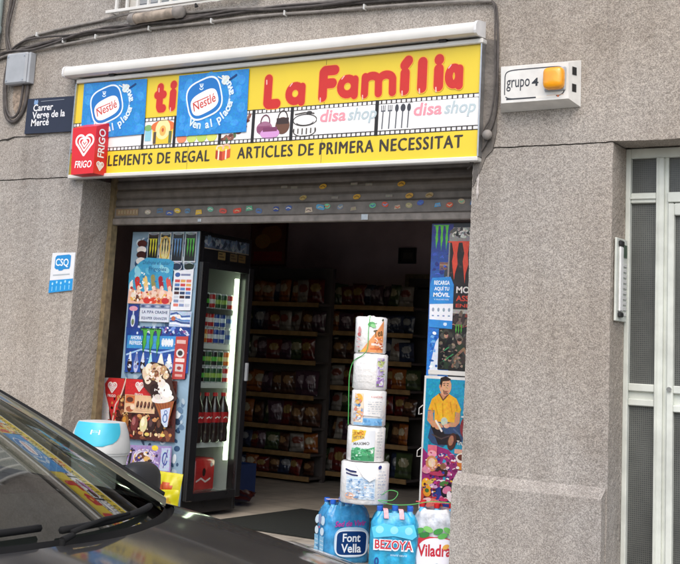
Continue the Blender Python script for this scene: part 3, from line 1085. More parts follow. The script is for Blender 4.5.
# bubbly red shop name
GL = {
    'L': [[(0, 1), (0, .06), (.06, 0), (.44, 0)]],
    'F': [[(0, 0), (0, .94), (.06, 1), (.5, 1)], [(0.03, .5), (.42, .5)]],
    'a': [arc(.26, .27, .23, .23, 0, 360, 22), [(.5, .46), (.5, 0.0)]],
    'm': [[(0, 0), (0, .5)], [(0, .36)] + arc(.15, .36, .145, .16, 170, 10, 8) + [(.30, 0)], [(.30, .36)] + arc(.45, .36, .145, .16, 170, 10, 8) + [(.60, 0)]],
    'i': [[(0, 0), (0, .56)], [(0, .86), (0.001, .875)]],
    'í': [[(0, 0), (0, .56)], [(-.02, .82), (.10, .96)]],
    'l': [[(0, 0), (0, 1)]],
    't': [[(0, .9), (0, .1), (.05, 0), (.2, 0)], [(-.14, .58), (.18, .58)]],
}


def bubble(a, ch, x, z, s, w, col='#c92b22', hi=True, sx=1.):
    if ch in 'am': w *= .80
    for p in GL[ch]:
        a.stroke([(x + q[0] * s * sx, z + q[1] * s) for q in p], w * 1.18, '#efae34')
    for p in GL[ch]:
        a.stroke([(x + q[0] * s * sx, z + q[1] * s) for q in p], w, col)
    if hi:
        a.h += .0002
        for p in GL[ch][:1]:
            q = p[len(p) // 3] if ch in 'am' and len(p) > 8 else p[0]
            dx, dz = -w * .24, (-w * .1)
            X, Z = x + q[0] * s * sx + dx, z + q[1] * s + dz
            a.stroke([(X, Z), (X + .002, Z - .025)] if ch not in 'a' else [(X - .01, Z + .01), (X + .006, Z + .028)], w * .13, '#f3bfb6')


a = Art(plane(YS), .0010, 1.5e-5)
w = .064
for ch, x, z, s, sx in (('L', -4.535, 2.70, .165, 1.0), ('a', -4.378, 2.698, .215, 1.0), ('F', -4.115, 2.72, .165, 1.0), ('a', -3.992, 2.715, .215, 1.02),
                        ('m', -3.81, 2.715, .215, 1.52), ('í', -3.532, 2.722, .185, 1.0), ('l', -3.415, 2.727, .155, 1.0), ('i', -3.305, 2.728, .185, 1.0), ('a', -3.243, 2.723, .215, .68)):
    if ch == 'F':
        a.build('name_lettering', M['vinyl'], SG, label='puffy red letters of the short first word'); a = Art(plane(YS), .0010, 1.5e-5)
    bubble(a, ch, x, z, s, w, sx=sx)
a.build('name_lettering', M['vinyl'], SG, label='puffy red letters of the long second word'); a = Art(plane(YS), .0010, 1.5e-5)
for ch, x, z, s in (('t', -5.44, 2.73, .165), ('i', -5.325, 2.735, .175)):
    bubble(a, ch, x, z, s, .058)
a.build('name_lettering', M['vinyl'], SG, label='puffy red letters between the blue posters')
a = Art(plane(YS), .0010)
for d in (-.003, .003): a.text('COMPLEMENTS DE REGAL', -4.975 + d, 2.352 + d / 2, .1, '#3a322a', 0, 'R', fit=1.17, h=.074)
a.build('slogan_lettering', M['vinyl'], SG)
a = Art(plane(YS), .0010)
for d in (-.003, .003): a.text('ARTICLES DE PRIMERA NECESSITAT', -4.745 + d, 2.357 + d / 2, .1, '#3a322a', 0, 'L', fit=1.61, h=.074)
a.build('slogan_lettering', M['vinyl'], SG)
a = Art(plane(YS), .0010)
a.poly([(-4.925, 2.365), (-4.87, 2.35), (-4.872, 2.41), (-4.925, 2.42)], '#b03a22')
a.poly([(-4.87, 2.35), (-4.805, 2.37), (-4.805, 2.425), (-4.872, 2.41)], '#d2542e')
a.stroke([(-4.90, 2.36), (-4.90, 2.42)], .012, '#f6e3c8'); a.stroke([(-4.84, 2.362), (-4.84, 2.42)], .012, '#f6e3c8')
a.stroke(arc(-4.89, 2.435, .028, .016, -30, 200), .012, '#f1d8b8'); a.stroke(arc(-4.84, 2.437, .028, .016, -20, 210), .012, '#e8b79a')
a.build('gift_emblem', M['vinyl'], SG)

# two blue ice cream posters stuck over the sign


def ice_poster(tl, tr, br, bl, label):
    o = empty('ice_cream_poster', ((bl[0] + br[0]) / 2, -.046, bl[1]), label, 'poster', 'blue posters stuck on the shop sign')
    w_, h_ = .585, .405
    q = quad(bl, br, tr, tl, -.0480)
    fn = lambda x, y, h: q(x / w_, y / h_, h)
    a = Art(fn, .0002)
    n = 10
    for i in range(n):
        a.face([(w_ * i / n, 0), (w_ * (i + 1) / n, 0), (w_ * (i + 1) / n, h_), (w_ * i / n, h_)], '#2688d2')
    for i in range(26):
        x, y = rnd.random() * w_, rnd.random() * h_
        a.ell(min(max(x, .05), w_ - .05), min(max(y, .04), h_ - .04), .02 + .03 * rnd.random(), .015 + .02 * rnd.random(), '#3a97de', rot=rnd.random() * 3)
    sheet = a.build('sheet', M['print'], o)
    a = Art(fn, .0022)
    R = radians(17)
    c = (.228, .238)
    a.ell(*c, .148, .132, '#e9f4fb', R, 36, 3.2)
    a.ell(*c, .137, .121, '#1f74c0', R, 36, 3.2)
    c2 = (.232, .213)
    a.ell(*c2, .115, .072, '#f7f7f4', R + .05, 36, 3.0)
    a.text('Nestlé', c2[0] + .006, c2[1] - .028, .085, '#c8453a', .014, 'C', .08, fit=.19, rot=R + .02)
    a.stroke([(c2[0] - .085, c2[1] + .002), (c2[0] + .03, c2[1] + .034)], .007, '#c8453a')
    # nest emblem
    bx, by = .20, .315
    a.stroke(arc(bx, by - .008, .014, .009, 180, 360), .006, '#dff0fb'); a.ell(bx, by + .002, .010, .007, '#dff0fb'); a.ell(bx - .009, by + .009, .005, .005, '#dff0fb'); a.ell(bx + .010, by + .009, .005, .005, '#dff0fb')
    a.stroke([(bx - .018, by + .018), (bx + .016, by + .018)], .004, '#dff0fb')
    a.build('emblem', M['vinyl'], sheet)
    a = Art(fn, .0030)
    # a spoon-tip swirl of cream, then the words running round the badge
    a.ell(.40, .345, .035, .028, '#d8dfd6', .5); a.ell(.385, .365, .022, .010, '#e9ebe2', -.5); a.stroke([(.335, .372), (.37, .355), (.40, .36)], .007, '#e9ebe2')
    a.stroke([(.415, .33), (.44, .24), (.43, .19)], .012, '#7fa9d2')
    a.arctext('Ven al placer avui!', .235, .235, .235, .195, -118, 45, .074, '#dcecf7', .030)
    a.stroke([(.432, .345), (.485, .372)], .013, '#123c78')
    a.build('lettering', M['vinyl'], sheet)
    return o


ice_poster((-6.153, 2.956), (-5.562, 2.947), (-5.549, 2.56), (-6.142, 2.549), 'blue ice cream poster nearest the red wall box, at the left end of the sign')
ice_poster((-5.278, 2.945), (-4.692, 2.946), (-4.682, 2.529), (-5.272, 2.527), 'blue ice cream poster nearest the big red letters, middle of the sign')

# red projecting ice cream box sign
RB = empty('ice_cream_box_sign', (-5.99, -.10, 2.275), 'small red box sign with a white swirled heart, left end of the shop sign', 'sign')
m = MB()
x0, x1 = -6.10, -5.872
m.add([(x0 + .02, -.17, 2.278), (x1, -.17, 2.283), (x1 - .005, -.17, 2.610), (x0, -.17, 2.608),
       (x0 + .02, -.045, 2.278), (x1, -.045, 2.283), (x1 - .005, -.045, 2.655), (x0, -.045, 2.655)],
      [(0, 1, 2, 3), (1, 5, 6, 2), (5, 4, 7, 6), (4, 0, 3, 7), (3, 2, 6, 7), (4, 5, 1, 0)])
m.build('box', mat('box_red', hexc('#d5232c'), .35, var=.05), RB)


def heart(a, cx, cz, s, col, w=.16):
    """white swirled heart: three nested half loops on each side"""
    for k in (1.0, .62, .28):
        for sg in (-1, 1):
            p = [(cx + sg * s * k * .02, cz - s * k * .95)]
            for i in range(13):
                t = i / 12
                ang = -60 + 250 * t
                p.append((cx + sg * s * k * (.46 + .46 * cos(radians(ang))), cz + s * k * (.22 + .42 * sin(radians(ang)) * (1.0 if ang > 0 else 1.1))))
            a.stroke(p, s * w * (1.15 if k == 1.0 else .9), col)


a = Art(plane(-.1702), .0006)
heart(a, -5.975, 2.495, .088, '#f4f1ee')
a.text('FRIGO', -5.895, 2.325, .07, '#f6f2f0', .02, 'R', .12, fit=.155, h=.048)
a.build('front_lettering', M['vinyl'], RB)
a = Art(lambda x, y, h: (-5.8714 + h, -.165 + x, y), .0006)
# words climbing the side face
a2 = lambda st, y, s: a.text(st, .082, y, s, '#f6f2f0', .02, 'L', 0, fit=.20, h=.062, rot=pi / 2)
a2('FRIGO', 2.40, .07)
heart(a, .055, 2.345, .036, '#f6f2f0', .2)
a.build('side_lettering', M['vinyl'], RB)

# ------------------------------------------------------------------ awning cassette
AW = empty('awning', (-4.67, -.06, 3.0), 'long white rolled-up awning cassette above the shop sign', 'awning')
m = MB()
prof = [(-.002, 3.004), (-.10, 3.000), (-.118, 3.008), (-.124, 3.022), (-.123, 3.052), (-.112, 3.070), (-.09, 3.080), (-.002, 3.092)]
X0, X1 = -6.285, -3.045
n_ = len(prof)
m.add([(X0, y, z) for y, z in prof] + [(X1, y, z) for y, z in prof], [(i, i + n_, i + 1 + n_, i + 1) for i in range(1, n_ - 1)] + [(0, n_, n_ + 1, 1), list(range(n_)), list(range(n_, 2 * n_))[::-1]])
m.build('housing', M['white'], AW, smooth=True, sharp=35)
pe = [(y * 1.06 - .001, (z - 3.045) * 1.12 + 3.045) for y, z in prof]
for (xa, xb) in ((X1 + .0005, X1 + .016), (X0 - .016, X0 - .0005)):
    m = MB()
    m.add([(xa, y, z) for y, z in pe] + [(xb, y, z) for y, z in pe], [(i, i + n_, (i + 1) % n_ + n_, (i + 1) % n_) for i in range(n_)] + [list(range(n_)), list(range(n_, 2 * n_))[::-1]])
    m.build('end_cap', M['white_dirty'], AW)
m = MB()
for bx_ in (-5.90, -3.30):
    MB().box(bx_, bx_ + .05, -.075, -.03, 2.986, 3.0).build('bracket', M['black'], AW)

# ------------------------------------------------------------------ things on the wall
# street name plate
t = empty('street_sign', (-6.5, -.01, 2.63), 'dark navy street name plate with white lettering, left of the shop sign', 'sign')
m = MB()
q = [(-6.742, 2.627), (-6.250, 2.622), (-6.248, 2.880), (-6.738, 2.890)]
m.add([(x, -.020, z) for x, z in q] + [(x, -.003, z) for x, z in q], [(0, 1, 2, 3), (0, 4, 5, 1), (1, 5, 6, 2), (2, 6, 7, 3), (3, 7, 4, 0)])
m.build('plate', M['navy'], t)
a = Art(plane(-.0202), .0006)
for i, st in enumerate(('Carrer', 'Verge de la', 'Mercé')):
    a = Art(plane(-.0202), .0006)
    a.text(st, -6.672 - .004 * i, 2.793 - .0555 * i, .072, '#e9e9ea', .020, 'L', h=.050)
    a.build('lettering', M['vinyl'], t)
a = Art(plane(-.0202), .0006)
a.rect(-6.60, 2.861, -6.365, 2.8635, '#aeb4bd')
a.build('rule_line', M['vinyl'], t)
a = Art(plane(-.0202), .0006)
a.poly([(-6.668, 2.842), (-6.632, 2.842), (-6.628, 2.862), (-6.634, 2.878), (-6.65, 2.872), (-6.664, 2.880), (-6.67, 2.862)], '#7d9cc4')
a.build('crest', M['vinyl'], t)

# junction box and its cable loop
t = empty('junction_box', (-6.85, -.03, 3.0), 'grey plastic cable junction box at the upper left of the wall', 'box')
MB().box(-6.955, -6.735, -.075, -.002, 3.002, 3.238, bev=.012).build('cover', M['grey_plastic'], t)
MB().box(-6.733, -6.712, -.060, -.002, 3.004, 3.236, bev=.004).build('flange', M['grey_plastic'], t)
for (x, z) in ((-6.93, 3.03), (-6.76, 3.03), (-6.93, 3.21), (-6.76, 3.21)):
    m = MB(); m.tube([(x, -.074, z), (x, -.0785, z)], .007, 8); m.build('screw', M['steel'], t)
m = MB()
m.add([(x, -.006, z) for x, z in ((-6.915, 3.0), (-6.78, 3.0), (-6.77, 2.90), (-6.80, 2.82), (-6.86, 2.775), (-6.90, 2.83), (-6.92, 2.92))], [list(range(7))[::-1]])
tag(m.build('broken_render', mat('broken_render', (.30, .235, .18), .95, var=.55, scale=26, bump=1., bscale=45), None, loc=(-6.85, 0, 2.78)), 'patch of bare brown render below the grey junction box', 'wall patch')


def cable(pts, r, label, m='cable', y=-.016, group='cables along the wall', n=8, sub=8, sag=.0):
    P = [Vector((p[0], p[2] if len(p) > 2 else y, p[1])) for p in pts]
    out = []
    for i in range(len(P) - 1):
        p0, p1, p2, p3 = P[max(i - 1, 0)], P[i], P[i + 1], P[min(i + 2, len(P) - 1)]
        for k in range(sub):
            u = k / sub
            out.append(.5 * ((2 * p1) + (p2 - p0) * u + (2 * p0 - 5 * p1 + 4 * p2 - p3) * u * u + (3 * p1 - p0 - 3 * p2 + p3) * u ** 3))
    out.append(P[-1])
    o = MB().tube(out, r, n).build('wall_cable', M[m], None, smooth=True, loc=out[0])
    return tag(o, label, 'cable', group)


cable([(-6.99, 3.22), (-7.01, 3.05), (-6.985, 2.86), (-6.945, 2.76), (-6.87, 2.725), (-6.80, 2.775), (-6.765, 2.86), (-6.755, 3.0)], .013, 'black cable looping below the grey junction box')
cable([(-6.965, 3.22), (-6.975, 3.02), (-6.955, 2.86), (-6.91, 2.775), (-6.85, 2.76), (-6.805, 2.83), (-6.79, 3.0)], .009, 'thin inner cable of the loop below the junction box', y=-.03)
cable([(-7.3, 3.19), (-7.08, 3.235), (-6.95, 3.285), (-6.86, 3.34), (-6.76, 3.372), (-6.45, 3.40), (-6.07, 3.422), (-5.75, 3.43, -.05), (-5.42, 3.41, -.05), (-5.25, 3.392), (-4.95, 3.384), (-4.6, 3.36), (-4.1, 3.345), (-3.5, 3.33), (-2.9, 3.33)], .011, 'topmost cable of the bundle, arching up beside the junction box', 'cable_grey')
cable([(-7.3, 3.20), (-7.05, 3.25), (-6.8, 3.285), (-6.5, 3.318), (-6.1, 3.345), (-5.8, 3.357), (-5.5, 3.367), (-5.2, 3.36), (-4.8, 3.35), (-4.3, 3.335), (-3.8, 3.305), (-3.2, 3.275), (-2.9, 3.27)], .014, 'thick dark cable in the middle of the bundle along the wall')
cable([(-7.3, 3.215), (-7.0, 3.27), (-6.75, 3.262), (-6.5, 3.292), (-6.2, 3.345), (-5.9, 3.33), (-5.6, 3.348), (-5.3, 3.338), (-4.9, 3.362), (-4.6, 3.335), (-4.2, 3.318), (-3.7, 3.318), (-3.2, 3.29), (-2.9, 3.285)], .009, 'twisting thin dark cable weaving through the bundle', y=-.034)
cable([(-7.3, 3.185), (-7.0, 3.245), (-6.7, 3.262), (-6.4, 3.275), (-6.0, 3.297), (-5.6, 3.31), (-5.15, 3.305), (-4.65, 3.303), (-4.1, 3.278), (-3.6, 3.258), (-3.2, 3.235), (-2.99, 3.215)], .010, 'lowest pale grey cable of the bundle along the wall', 'cable_grey', y=-.022)
cable([(-7.3, 3.20), (-7.02, 3.262), (-6.9, 3.315), (-6.8, 3.345), (-6.6, 3.348), (-6.3, 3.338), (-6.0, 3.36), (-5.7, 3.347), (-5.35, 3.355), (-5.0, 3.34), (-4.5, 3.35), (-4.0, 3.325), (-3.4, 3.30), (-2.9, 3.29)], .008, 'slack thin cable sagging behind the bundle along the wall', y=-.028)
cable([(-7.04, 4.4), (-7.035, 3.9), (-7.03, 3.68), (-7.045, 3.5), (-7.03, 3.35), (-7.0, 3.27), (-6.99, 3.22)], .013, 'left vertical black cable running down beside the green pipe', group='vertical cables')
cable([(-6.98, 4.4), (-6.985, 3.9), (-6.975, 3.7), (-7.0, 3.55), (-7.02, 3.42), (-6.985, 3.32), (-6.95, 3.26)], .009, 'thinner vertical cable just right of the one beside the pipe', group='vertical cables', y=-.03)
cable([(-3.2, 3.30), (-3.03, 3.232), (-2.985, 3.21), (-2.958, 3.16), (-2.945, 3.0), (-2.94, 2.8), (-2.938, 2.62), (-2.955, 2.50), (-2.985, 2.43), (-2.995, 2.385), (-3.03, 2.33), (-3.075, 2.275), (-3.11, 2.255, .02), (-3.14, 2.25, .05)], .0065, 'dark cable dropping between the shop sign and the alarm box', group='vertical cables')
cable([(-3.02, 3.222), (-2.97, 3.18), (-2.96, 3.0), (-2.952, 2.8), (-2.955, 2.64), (-2.975, 2.52), (-3.015, 2.45), (-3.035, 2.40), (-3.06, 2.33), (-3.09, 2.27)], .0045, 'thin second cable twisting beside the one next the alarm box', group='vertical cables', y=-.024)
o = MB().ball((-2.985, -.03, 2.425), .030, .024, .030).build('cable_junction', M['cable_grey'], None, smooth=True, loc=(-2.985, 0, 2.425))
tag(o, 'round grey cable junction below the left corner of the alarm box', 'cable junction')
for i, (x, z) in enumerate(((-6.70, 3.375), (-6.42, 3.300), (-6.10, 3.300), (-5.60, 3.312), (-5.05, 3.308), (-4.45, 3.298), (-3.85, 3.272))):
    o = MB().box(x - .004, x + .004, -.042, -.002, z - .017, z + .017, bev=.002).build('cable_clip', M['offwhite'], None, loc=(x, 0, z))
    tag(o, 'pale plastic clip holding the cables to the wall', 'cable clip', 'pale cable clips on the wall')
# capped conduit under the window
t = empty('capped_conduit', (-5.52, -.06, 3.385), 'short fat weathered conduit with rounded ends under the window railing', 'pipe')
MB().tube([(-5.70, -.06, 3.384), (-5.33, -.06, 3.390)], .036, 14).build('pipe_body', M['rust'], t, smooth=True, sharp=50)
MB().tube([(-5.765, -.06, 3.383), (-5.76, -.06, 3.383), (-5.745, -.06, 3.383), (-5.70, -.06, 3.3835)], [.012, .030, .041, .043], 14).build('end_cap', M['cable_grey'], t, smooth=True, sharp=50)
MB().tube([(-5.345, -.06, 3.39), (-5.29, -.06, 3.391), (-5.275, -.06, 3.391), (-5.268, -.06, 3.391)], [.043, .042, .03, .012], 14).build('end_cap', M['cable_grey'], t, smooth=True, sharp=50)
m = MB(); m.tube([(-7.135, -.07, 3.28), (-7.135, -.07, 6.5)], .055, 16); m.tube([(-7.135, -.07, 3.42), (-7.135, -.07, 3.47)], .062, 16)
pipe = m.build('drain_pipe', M['pipe'], None, smooth=True, sharp=50, loc=(-7.135, -.07, 3.28))
tag(pipe, 'pale green drain pipe at the top left corner of the wall', 'pipe')
# window railing
t = empty('window_railing', (-5.4, -.05, 3.45), 'white metal window railing at the top edge of the wall', 'railing')
m = MB(); m.box(-5.985, -4.655, -.075, -.052, 3.447, 3.470, bev=.003); m.build('bottom_rail', M['white'], t)
m = MB(); m.box(-5.985, -4.655, -.075, -.052, 4.35, 4.39, bev=.003); m.build('top_rail', M['white'], t)
x = -5.90
while x < -4.66:
    m = MB(); m.box(x, x + .018, -.072, -.055, 3.4705, 4.3495); m.build('bar', M['white'], t)
    x += .1
for x in (-5.96, -4.70):
    for z in (3.452, 4.36):
        m = MB(); m.box(x, x + .02, -.0515, .03, z, z + .014); m.build('wall_bracket', M['white'], t)
m = MB(); m.tube([(-5.18, -.05, 3.435), (-5.17, -.06, 3.41), (-5.16, -.05, 3.42)], .008, 6); m.build('hook', M['black'], t)

# little white and blue plaque on the left pillar
t = empty('shop_plaque', (-6.24, -.003, 1.47), 'small white and blue plaque on the left pillar', 'sign')
q = [(-6.354, 1.471), (-6.128, 1.494), (-6.130, 1.757), (-6.350, 1.753)]
fn = quad(*q, -.010)
MB().add([(x, -.0095, z) for x, z in q] + [(x, -.002, z) for x, z in q], [(0, 1, 2, 3), (0, 4, 5, 1), (1, 5, 6, 2), (2, 6, 7, 3), (3, 7, 4, 0)]).build('plate', mat('plaque_white', (.70, .71, .72), .35, var=.04), t)
a = Art(fn, .0006)
a.rect(0.0, 0.0, 1.0, .31, '#1c8fd0')
for i in range(5):
    a.ell(.14 + .18 * i, .22 + .03 * (i % 2), .035, .035, '#a9d8f2'); a.stroke([(.14 + .18 * i, .14), (.14 + .18 * i, .05)], .03, '#8ccbee')
a.face([(.16, .62), (.24, .58), (.80, .57), (.84, .64), (.84, .92), (.75, .95), (.22, .93), (.16, .88)], '#1f86c6')
a.poly([(.30, .60), (.62, .60), (.50, .54), (.36, .54)], '#1f86c6')
a.rect(.12, .42, .84, .45, '#a9b2b8')
a.build('panels', M['vinyl'], t)
a = Art(plane(-.0115), .0006)
a.text('CSQ', -6.245, 1.663, .07, '#e8f3fa', .016, 'C', h=.050, fit=.125)
a.build('lettering', M['vinyl'], t)

# alarm box
t = empty('alarm_box', (-2.67, -.05, 2.57), 'white alarm siren box with amber lamp, right of the shop sign', 'alarm')
f = [(-2.872, 2.585), (-2.472, 2.586), (-2.477, 2.787), (-2.880, 2.793)]
bk = [(-2.918, 2.553), (-2.440, 2.557), (-2.442, 2.820), (-2.922, 2.823)]
v = [(x, -.10, z) for x, z in f] + [(x, -.003, z) for x, z in bk]
MB().add(v, [(0, 1, 2, 3), (0, 4, 5, 1), (1, 5, 6, 2), (2, 6, 7, 3), (3, 7, 4, 0)]).build('case', mat('alarm_white', (.70, .69, .65), .4, var=.09, scale=14), t)
a = Art(plane(-.1002), .0006)
cx, cz = -2.675, 2.688
bw, bh = .178, .083
a.stroke(blob(cx, cz, bw, bh, 0, 48, 7)[28:48] + blob(cx, cz, bw, bh, 0, 48, 7)[0:27], .006, '#3a3b40', caps=False)
a.stroke([(cx - bw + .012, cz - bh), (cx + .01, cz - bh)], .008, '#2d2e33', caps=False)
a.rect(cx + .012, cz - bh - .006, cx + .13, cz - bh + .008, '#e6e3da')
a.text('grupo', -2.842, 2.672, .07, '#34363c', .006, 'L', fit=.140, h=.044)
a.text('4', -2.690, 2.672, .07, '#2a2c31', .03, 'L', fit=.040, h=.044)
a.build('lettering', M['vinyl'], t)
a = Art(plane(-.1002), .0006)
for i in range(3): a.ell(-2.575 + .021 * i, 2.604, .007, .005, '#cc6a3a')
a.rect(-2.60, 2.610, -2.50, 2.613, '#d8b9a2')
a.build('mark', M['vinyl'], t)
m = MB(); m.box(-2.612, -2.488, -.112, -.1003, 2.632, 2.765, bev=.01); m.build('lamp_base', M['grey_plastic'], t)
m = MB()
for i, (k, y) in enumerate(((1, -.1125), (1, -.130), (.93, -.146), (.80, -.154), (.5, -.158), (.2, -.1595))):
    pts = blob(-2.550, 2.6985, .059 * k, .062 * k, 0, 28, 4.5)
    if i == 0: ring0 = len(m.v)
    m.v += [Vector((x, y, z)) for x, z in pts]
for i in range(5):
    for k in range(28):
        k2 = (k + 1) % 28
        m.f.append([i * 28 + k, i * 28 + k2, (i + 1) * 28 + k2, (i + 1) * 28 + k]); m.c.append((1, 1, 1))
m.f.append([5 * 28 + k for k in range(28)]); m.c.append((1, 1, 1))
m.build('amber_lamp', M['amber'], t, smooth=True, sharp=60)
for z in (2.63, 2.725):
    x0_, x1_ = -2.462, -2.452
    m = MB(); m.add([(-2.4665, -.075, z), (-2.4555, -.040, z), (-2.4565, -.040, z + .045), (-2.4675, -.075, z + .045)], [(0, 1, 2, 3)])
    for q_ in m.v: q_.x += .0035
    m.build('vent_slot', M['black'], t)

# intercom on the door jamb (faces the doorway)
t = empty('intercom_panel', (-2.25, .11, 1.40), 'tall narrow silver intercom panel with buttons on the doorway jamb', 'intercom')
MB().box(-2.249, -2.236, .035, .200, 1.405, 1.845, bev=.003).build('plate', M['alu'], t)
MB().box(-2.2355, -2.222, .060, .110, 1.455, 1.80, bev=.006).build('grille_strip', mat('intercom_white', (.72, .73, .72), .35), t)
for (z0, z1) in ((1.802, 1.832), (1.425, 1.453)):
    MB().box(-2.2355, -2.219, .056, .114, z0, z1, bev=.006).build('end_cap', M['black'], t)
MB().box(-2.2355, -2.232, .122, .19, 1.745, 1.815, bev=.002).build('display', mat('intercom_display', (.05, .09, .06), .3), t)
for i in range(10):
    z = 1.435 + i * .029
    MB().box(-2.2355, -2.230, .124, .186, z, z + .018, bev=.002).build('button', M['offwhite'], t)

# ------------------------------------------------------------------ drinks fridge by the left jamb
FX0, FX1, FY, FYB, FZ = -6.03, -5.400, .450, 1.060, 1.955
t = FR = empty('drinks_fridge', (-5.72, .75, 0), 'black drinks fridge with lit glass door, its side covered in drink and ice cream posters', 'fridge')
m = MB()
m.box(FX0, FX1, FY, FY + .04, .03, FZ, bev=.004)
m.box(FX0, FX1, FYB - .035, FYB, .03, FZ, bev=.004)
m.box(FX0, FX0 + .04, FY + .04, FYB - .035, .03, FZ)
m.box(FX0 + .04, FX1, FY + .04, FYB - .035, FZ - .03, FZ - .001)
m.box(FX0 + .04, FX1 - .004, FY + .04, FYB - .035, .031, .135)
m.build('cabinet', M['fridge'], t)
m = MB()
LX0, LX1, LY0, LY1, LZ0, LZ1 = FX0 + .045, -5.46, FY + .044, FYB - .039, .138, 1.74
m.add([(LX0, LY0, LZ0), (LX0, LY1, LZ0), (LX0, LY1, LZ1), (LX0, LY0, LZ1), (LX1, LY0, LZ0), (LX1, LY1, LZ0), (LX1, LY1, LZ1), (LX1, LY0, LZ1)],
      [(0, 1, 2, 3), (0, 3, 7, 4), (1, 5, 6, 2), (0, 4, 5, 1), (3, 2, 6, 7)])
m.build('inner_liner', M['liner'], t)
hd = MB().box(FX1 - .05, FX1 + .004, FY + .0402, FYB - .0352, 1.745, FZ - .0315).build('header', M['fridge'], t)
# header strip facing the shop
sideX = lambda X: (lambda x, y, h: (X + h, x, y))
a = Art(sideX(FX1 + .0042), .0004)
a.rect(FY + .05, 1.845, FYB - .04, 1.925, '#5d6c80')
for i in range(60):
    a.ell(FY + .07 + .46 * rnd.random(), 1.86 + .05 * rnd.random(), .018 + .02 * rnd.random(), .008 + .01 * rnd.random(), rnd.choice(('#8797a8', '#39465c', '#6f86a5', '#a9b3bd')), rot=rnd.random() * 3)
a.rect(FY + .05, 1.838, FYB - .04, 1.845, '#a89a86')
a.build('header_strip', M['print'], hd)
for (y0, c) in ((.66, '#8f7a4c'), (.80, '#7d6a4a'), (.90, '#80653c')):
    a = Art(sideX(FX1 + .0042), .0004)
    a.rect(y0, 1.775, y0 + .085, 1.83, c); a.rect(y0 + .01, 1.79, y0 + .07, 1.80, '#5c4b34'); a.rect(y0 + .01, 1.81, y0 + .05, 1.82, '#4b3c2c')
    a.build('price_card', M['paper'], hd)
# glass door
dm = MB()
DX0, DX1 = FX1 + .005, FX1 + .038
dm.box(DX0, DX1, FY + .002, FY + .082, .12, 1.742, bev=.005).box(DX0, DX1, FYB - .062, FYB, .12, 1.742, bev=.005)
dm.box(DX0, DX1, FY + .082, FYB - .062, .12, .172).box(DX0, DX1, FY + .082, FYB - .062, 1.70, 1.742)
gd = dm.build('door', M['fridge'], t)
MB().box(DX0 + .012, DX0 + .016, FY + .083, FYB - .063, .173, 1.699).build('glass_pane', M['glass'], gd)
MB().box(DX1, DX1 + .022, FYB - .045, FYB - .02, .93, 1.06, bev=.005).build('handle', M['grey_plastic'], gd)
MB().box(FX1 - .02, FX1 + .002, FYB - .012, FYB - .002, .15, 1.72).build('hinge_strip', M['steel'], t)
# lamp
MB().tube([(-5.452, .975, .37), (-5.452, .975, 1.66)], .017, 10).build('lamp_tube', M['tube'], t, smooth=True, sharp=50)
sh_z = (1.425, 1.178, .905, .495)
for z in sh_z:
    s_ = MB().box(LX0 + .02, LX1 - .01, LY0 + .002, LY1 - .05, z - .012, z).build('shelf', M['liner'], t)
    MB().box(LX1 - .009, LX1 + .004, LY0 + .004, LY1 - .05, z - .032, z + .004).build('price_rail', M['offwhite'] if z < 1.4 else M['black'], s_)
MB().box(LX0 + .02, LX1 + .004, LY0 + .003, LY1 - .003, LZ0 + .001, LZ0 + .016).build('shelf', M['liner'], t)

# the side of the fridge, covered in printed sheets
YF = FY
a = Art(plane(YF), .0006)
a.face([(FX0 + .004, .06), (FX1 - .004, .06), (FX1 - .004, FZ - .005), (FX0 + .004, FZ - .005)], '#8ba6ba')
for i in range(420):
    a.ell(FX0 + .04 + (FX1 - FX0 - .08) * rnd.random(), .1 + 1.82 * rnd.random(), .012 + .022 * rnd.random(), .01 + .02 * rnd.random(), rnd.choice(('#a9bac6', '#5f7b96', '#d5dfe5', '#34506f', '#8fa7b8', '#2c3f58')), rot=rnd.random() * 3, n=10)
a.build('bubble_foil', M['foil'], t, label='silvery bubble-patterned foil lining the side')


def claws(a, x, z, w, h, col, seed=1):
    r_ = random.Random(seed)
    for k in (-1, 0, 1):
        cx = x + k * w * .34
        ww = w * .10
        hh = h * (.5 if k == 0 else .46 + .04 * k)
        pts = [(cx - ww, z + h * .48), (cx + ww * 1.3, z + h * .5), (cx + ww * .8, z + h * .2), (cx + ww * 1.1, z - h * .05), (cx + ww * .3, z - h * .28), (cx + ww * .15, z - hh),
               (cx - ww * .3, z - h * .22), (cx - ww * .7, z + h * .02), (cx - ww * .3, z + h * .22)]
        a.poly(pts, col)
        a.stroke([(cx - ww * 2.0, z + h * .49), (cx + ww * 1.3, z + h * .49)], h * .035, col)


def can_art(a, x, z0, z1, w, body, claw, top='#25252a'):
    a.rect(x - w / 2, z0, x + w / 2, z1, '#c3ccd2')
    a.rect(x - w * .45, z0 + .01, x + w * .45, z1 - .01, body)
    a.rect(x - w * .42, z1 - .035, x + w * .42, z1 - .015, top)
    a.ell(x, z1 - .012, w * .38, .008, '#8d9499')
    claws(a, x, (z0 + z1) / 2 - .005, w * .72, (z1 - z0) * .62, claw)


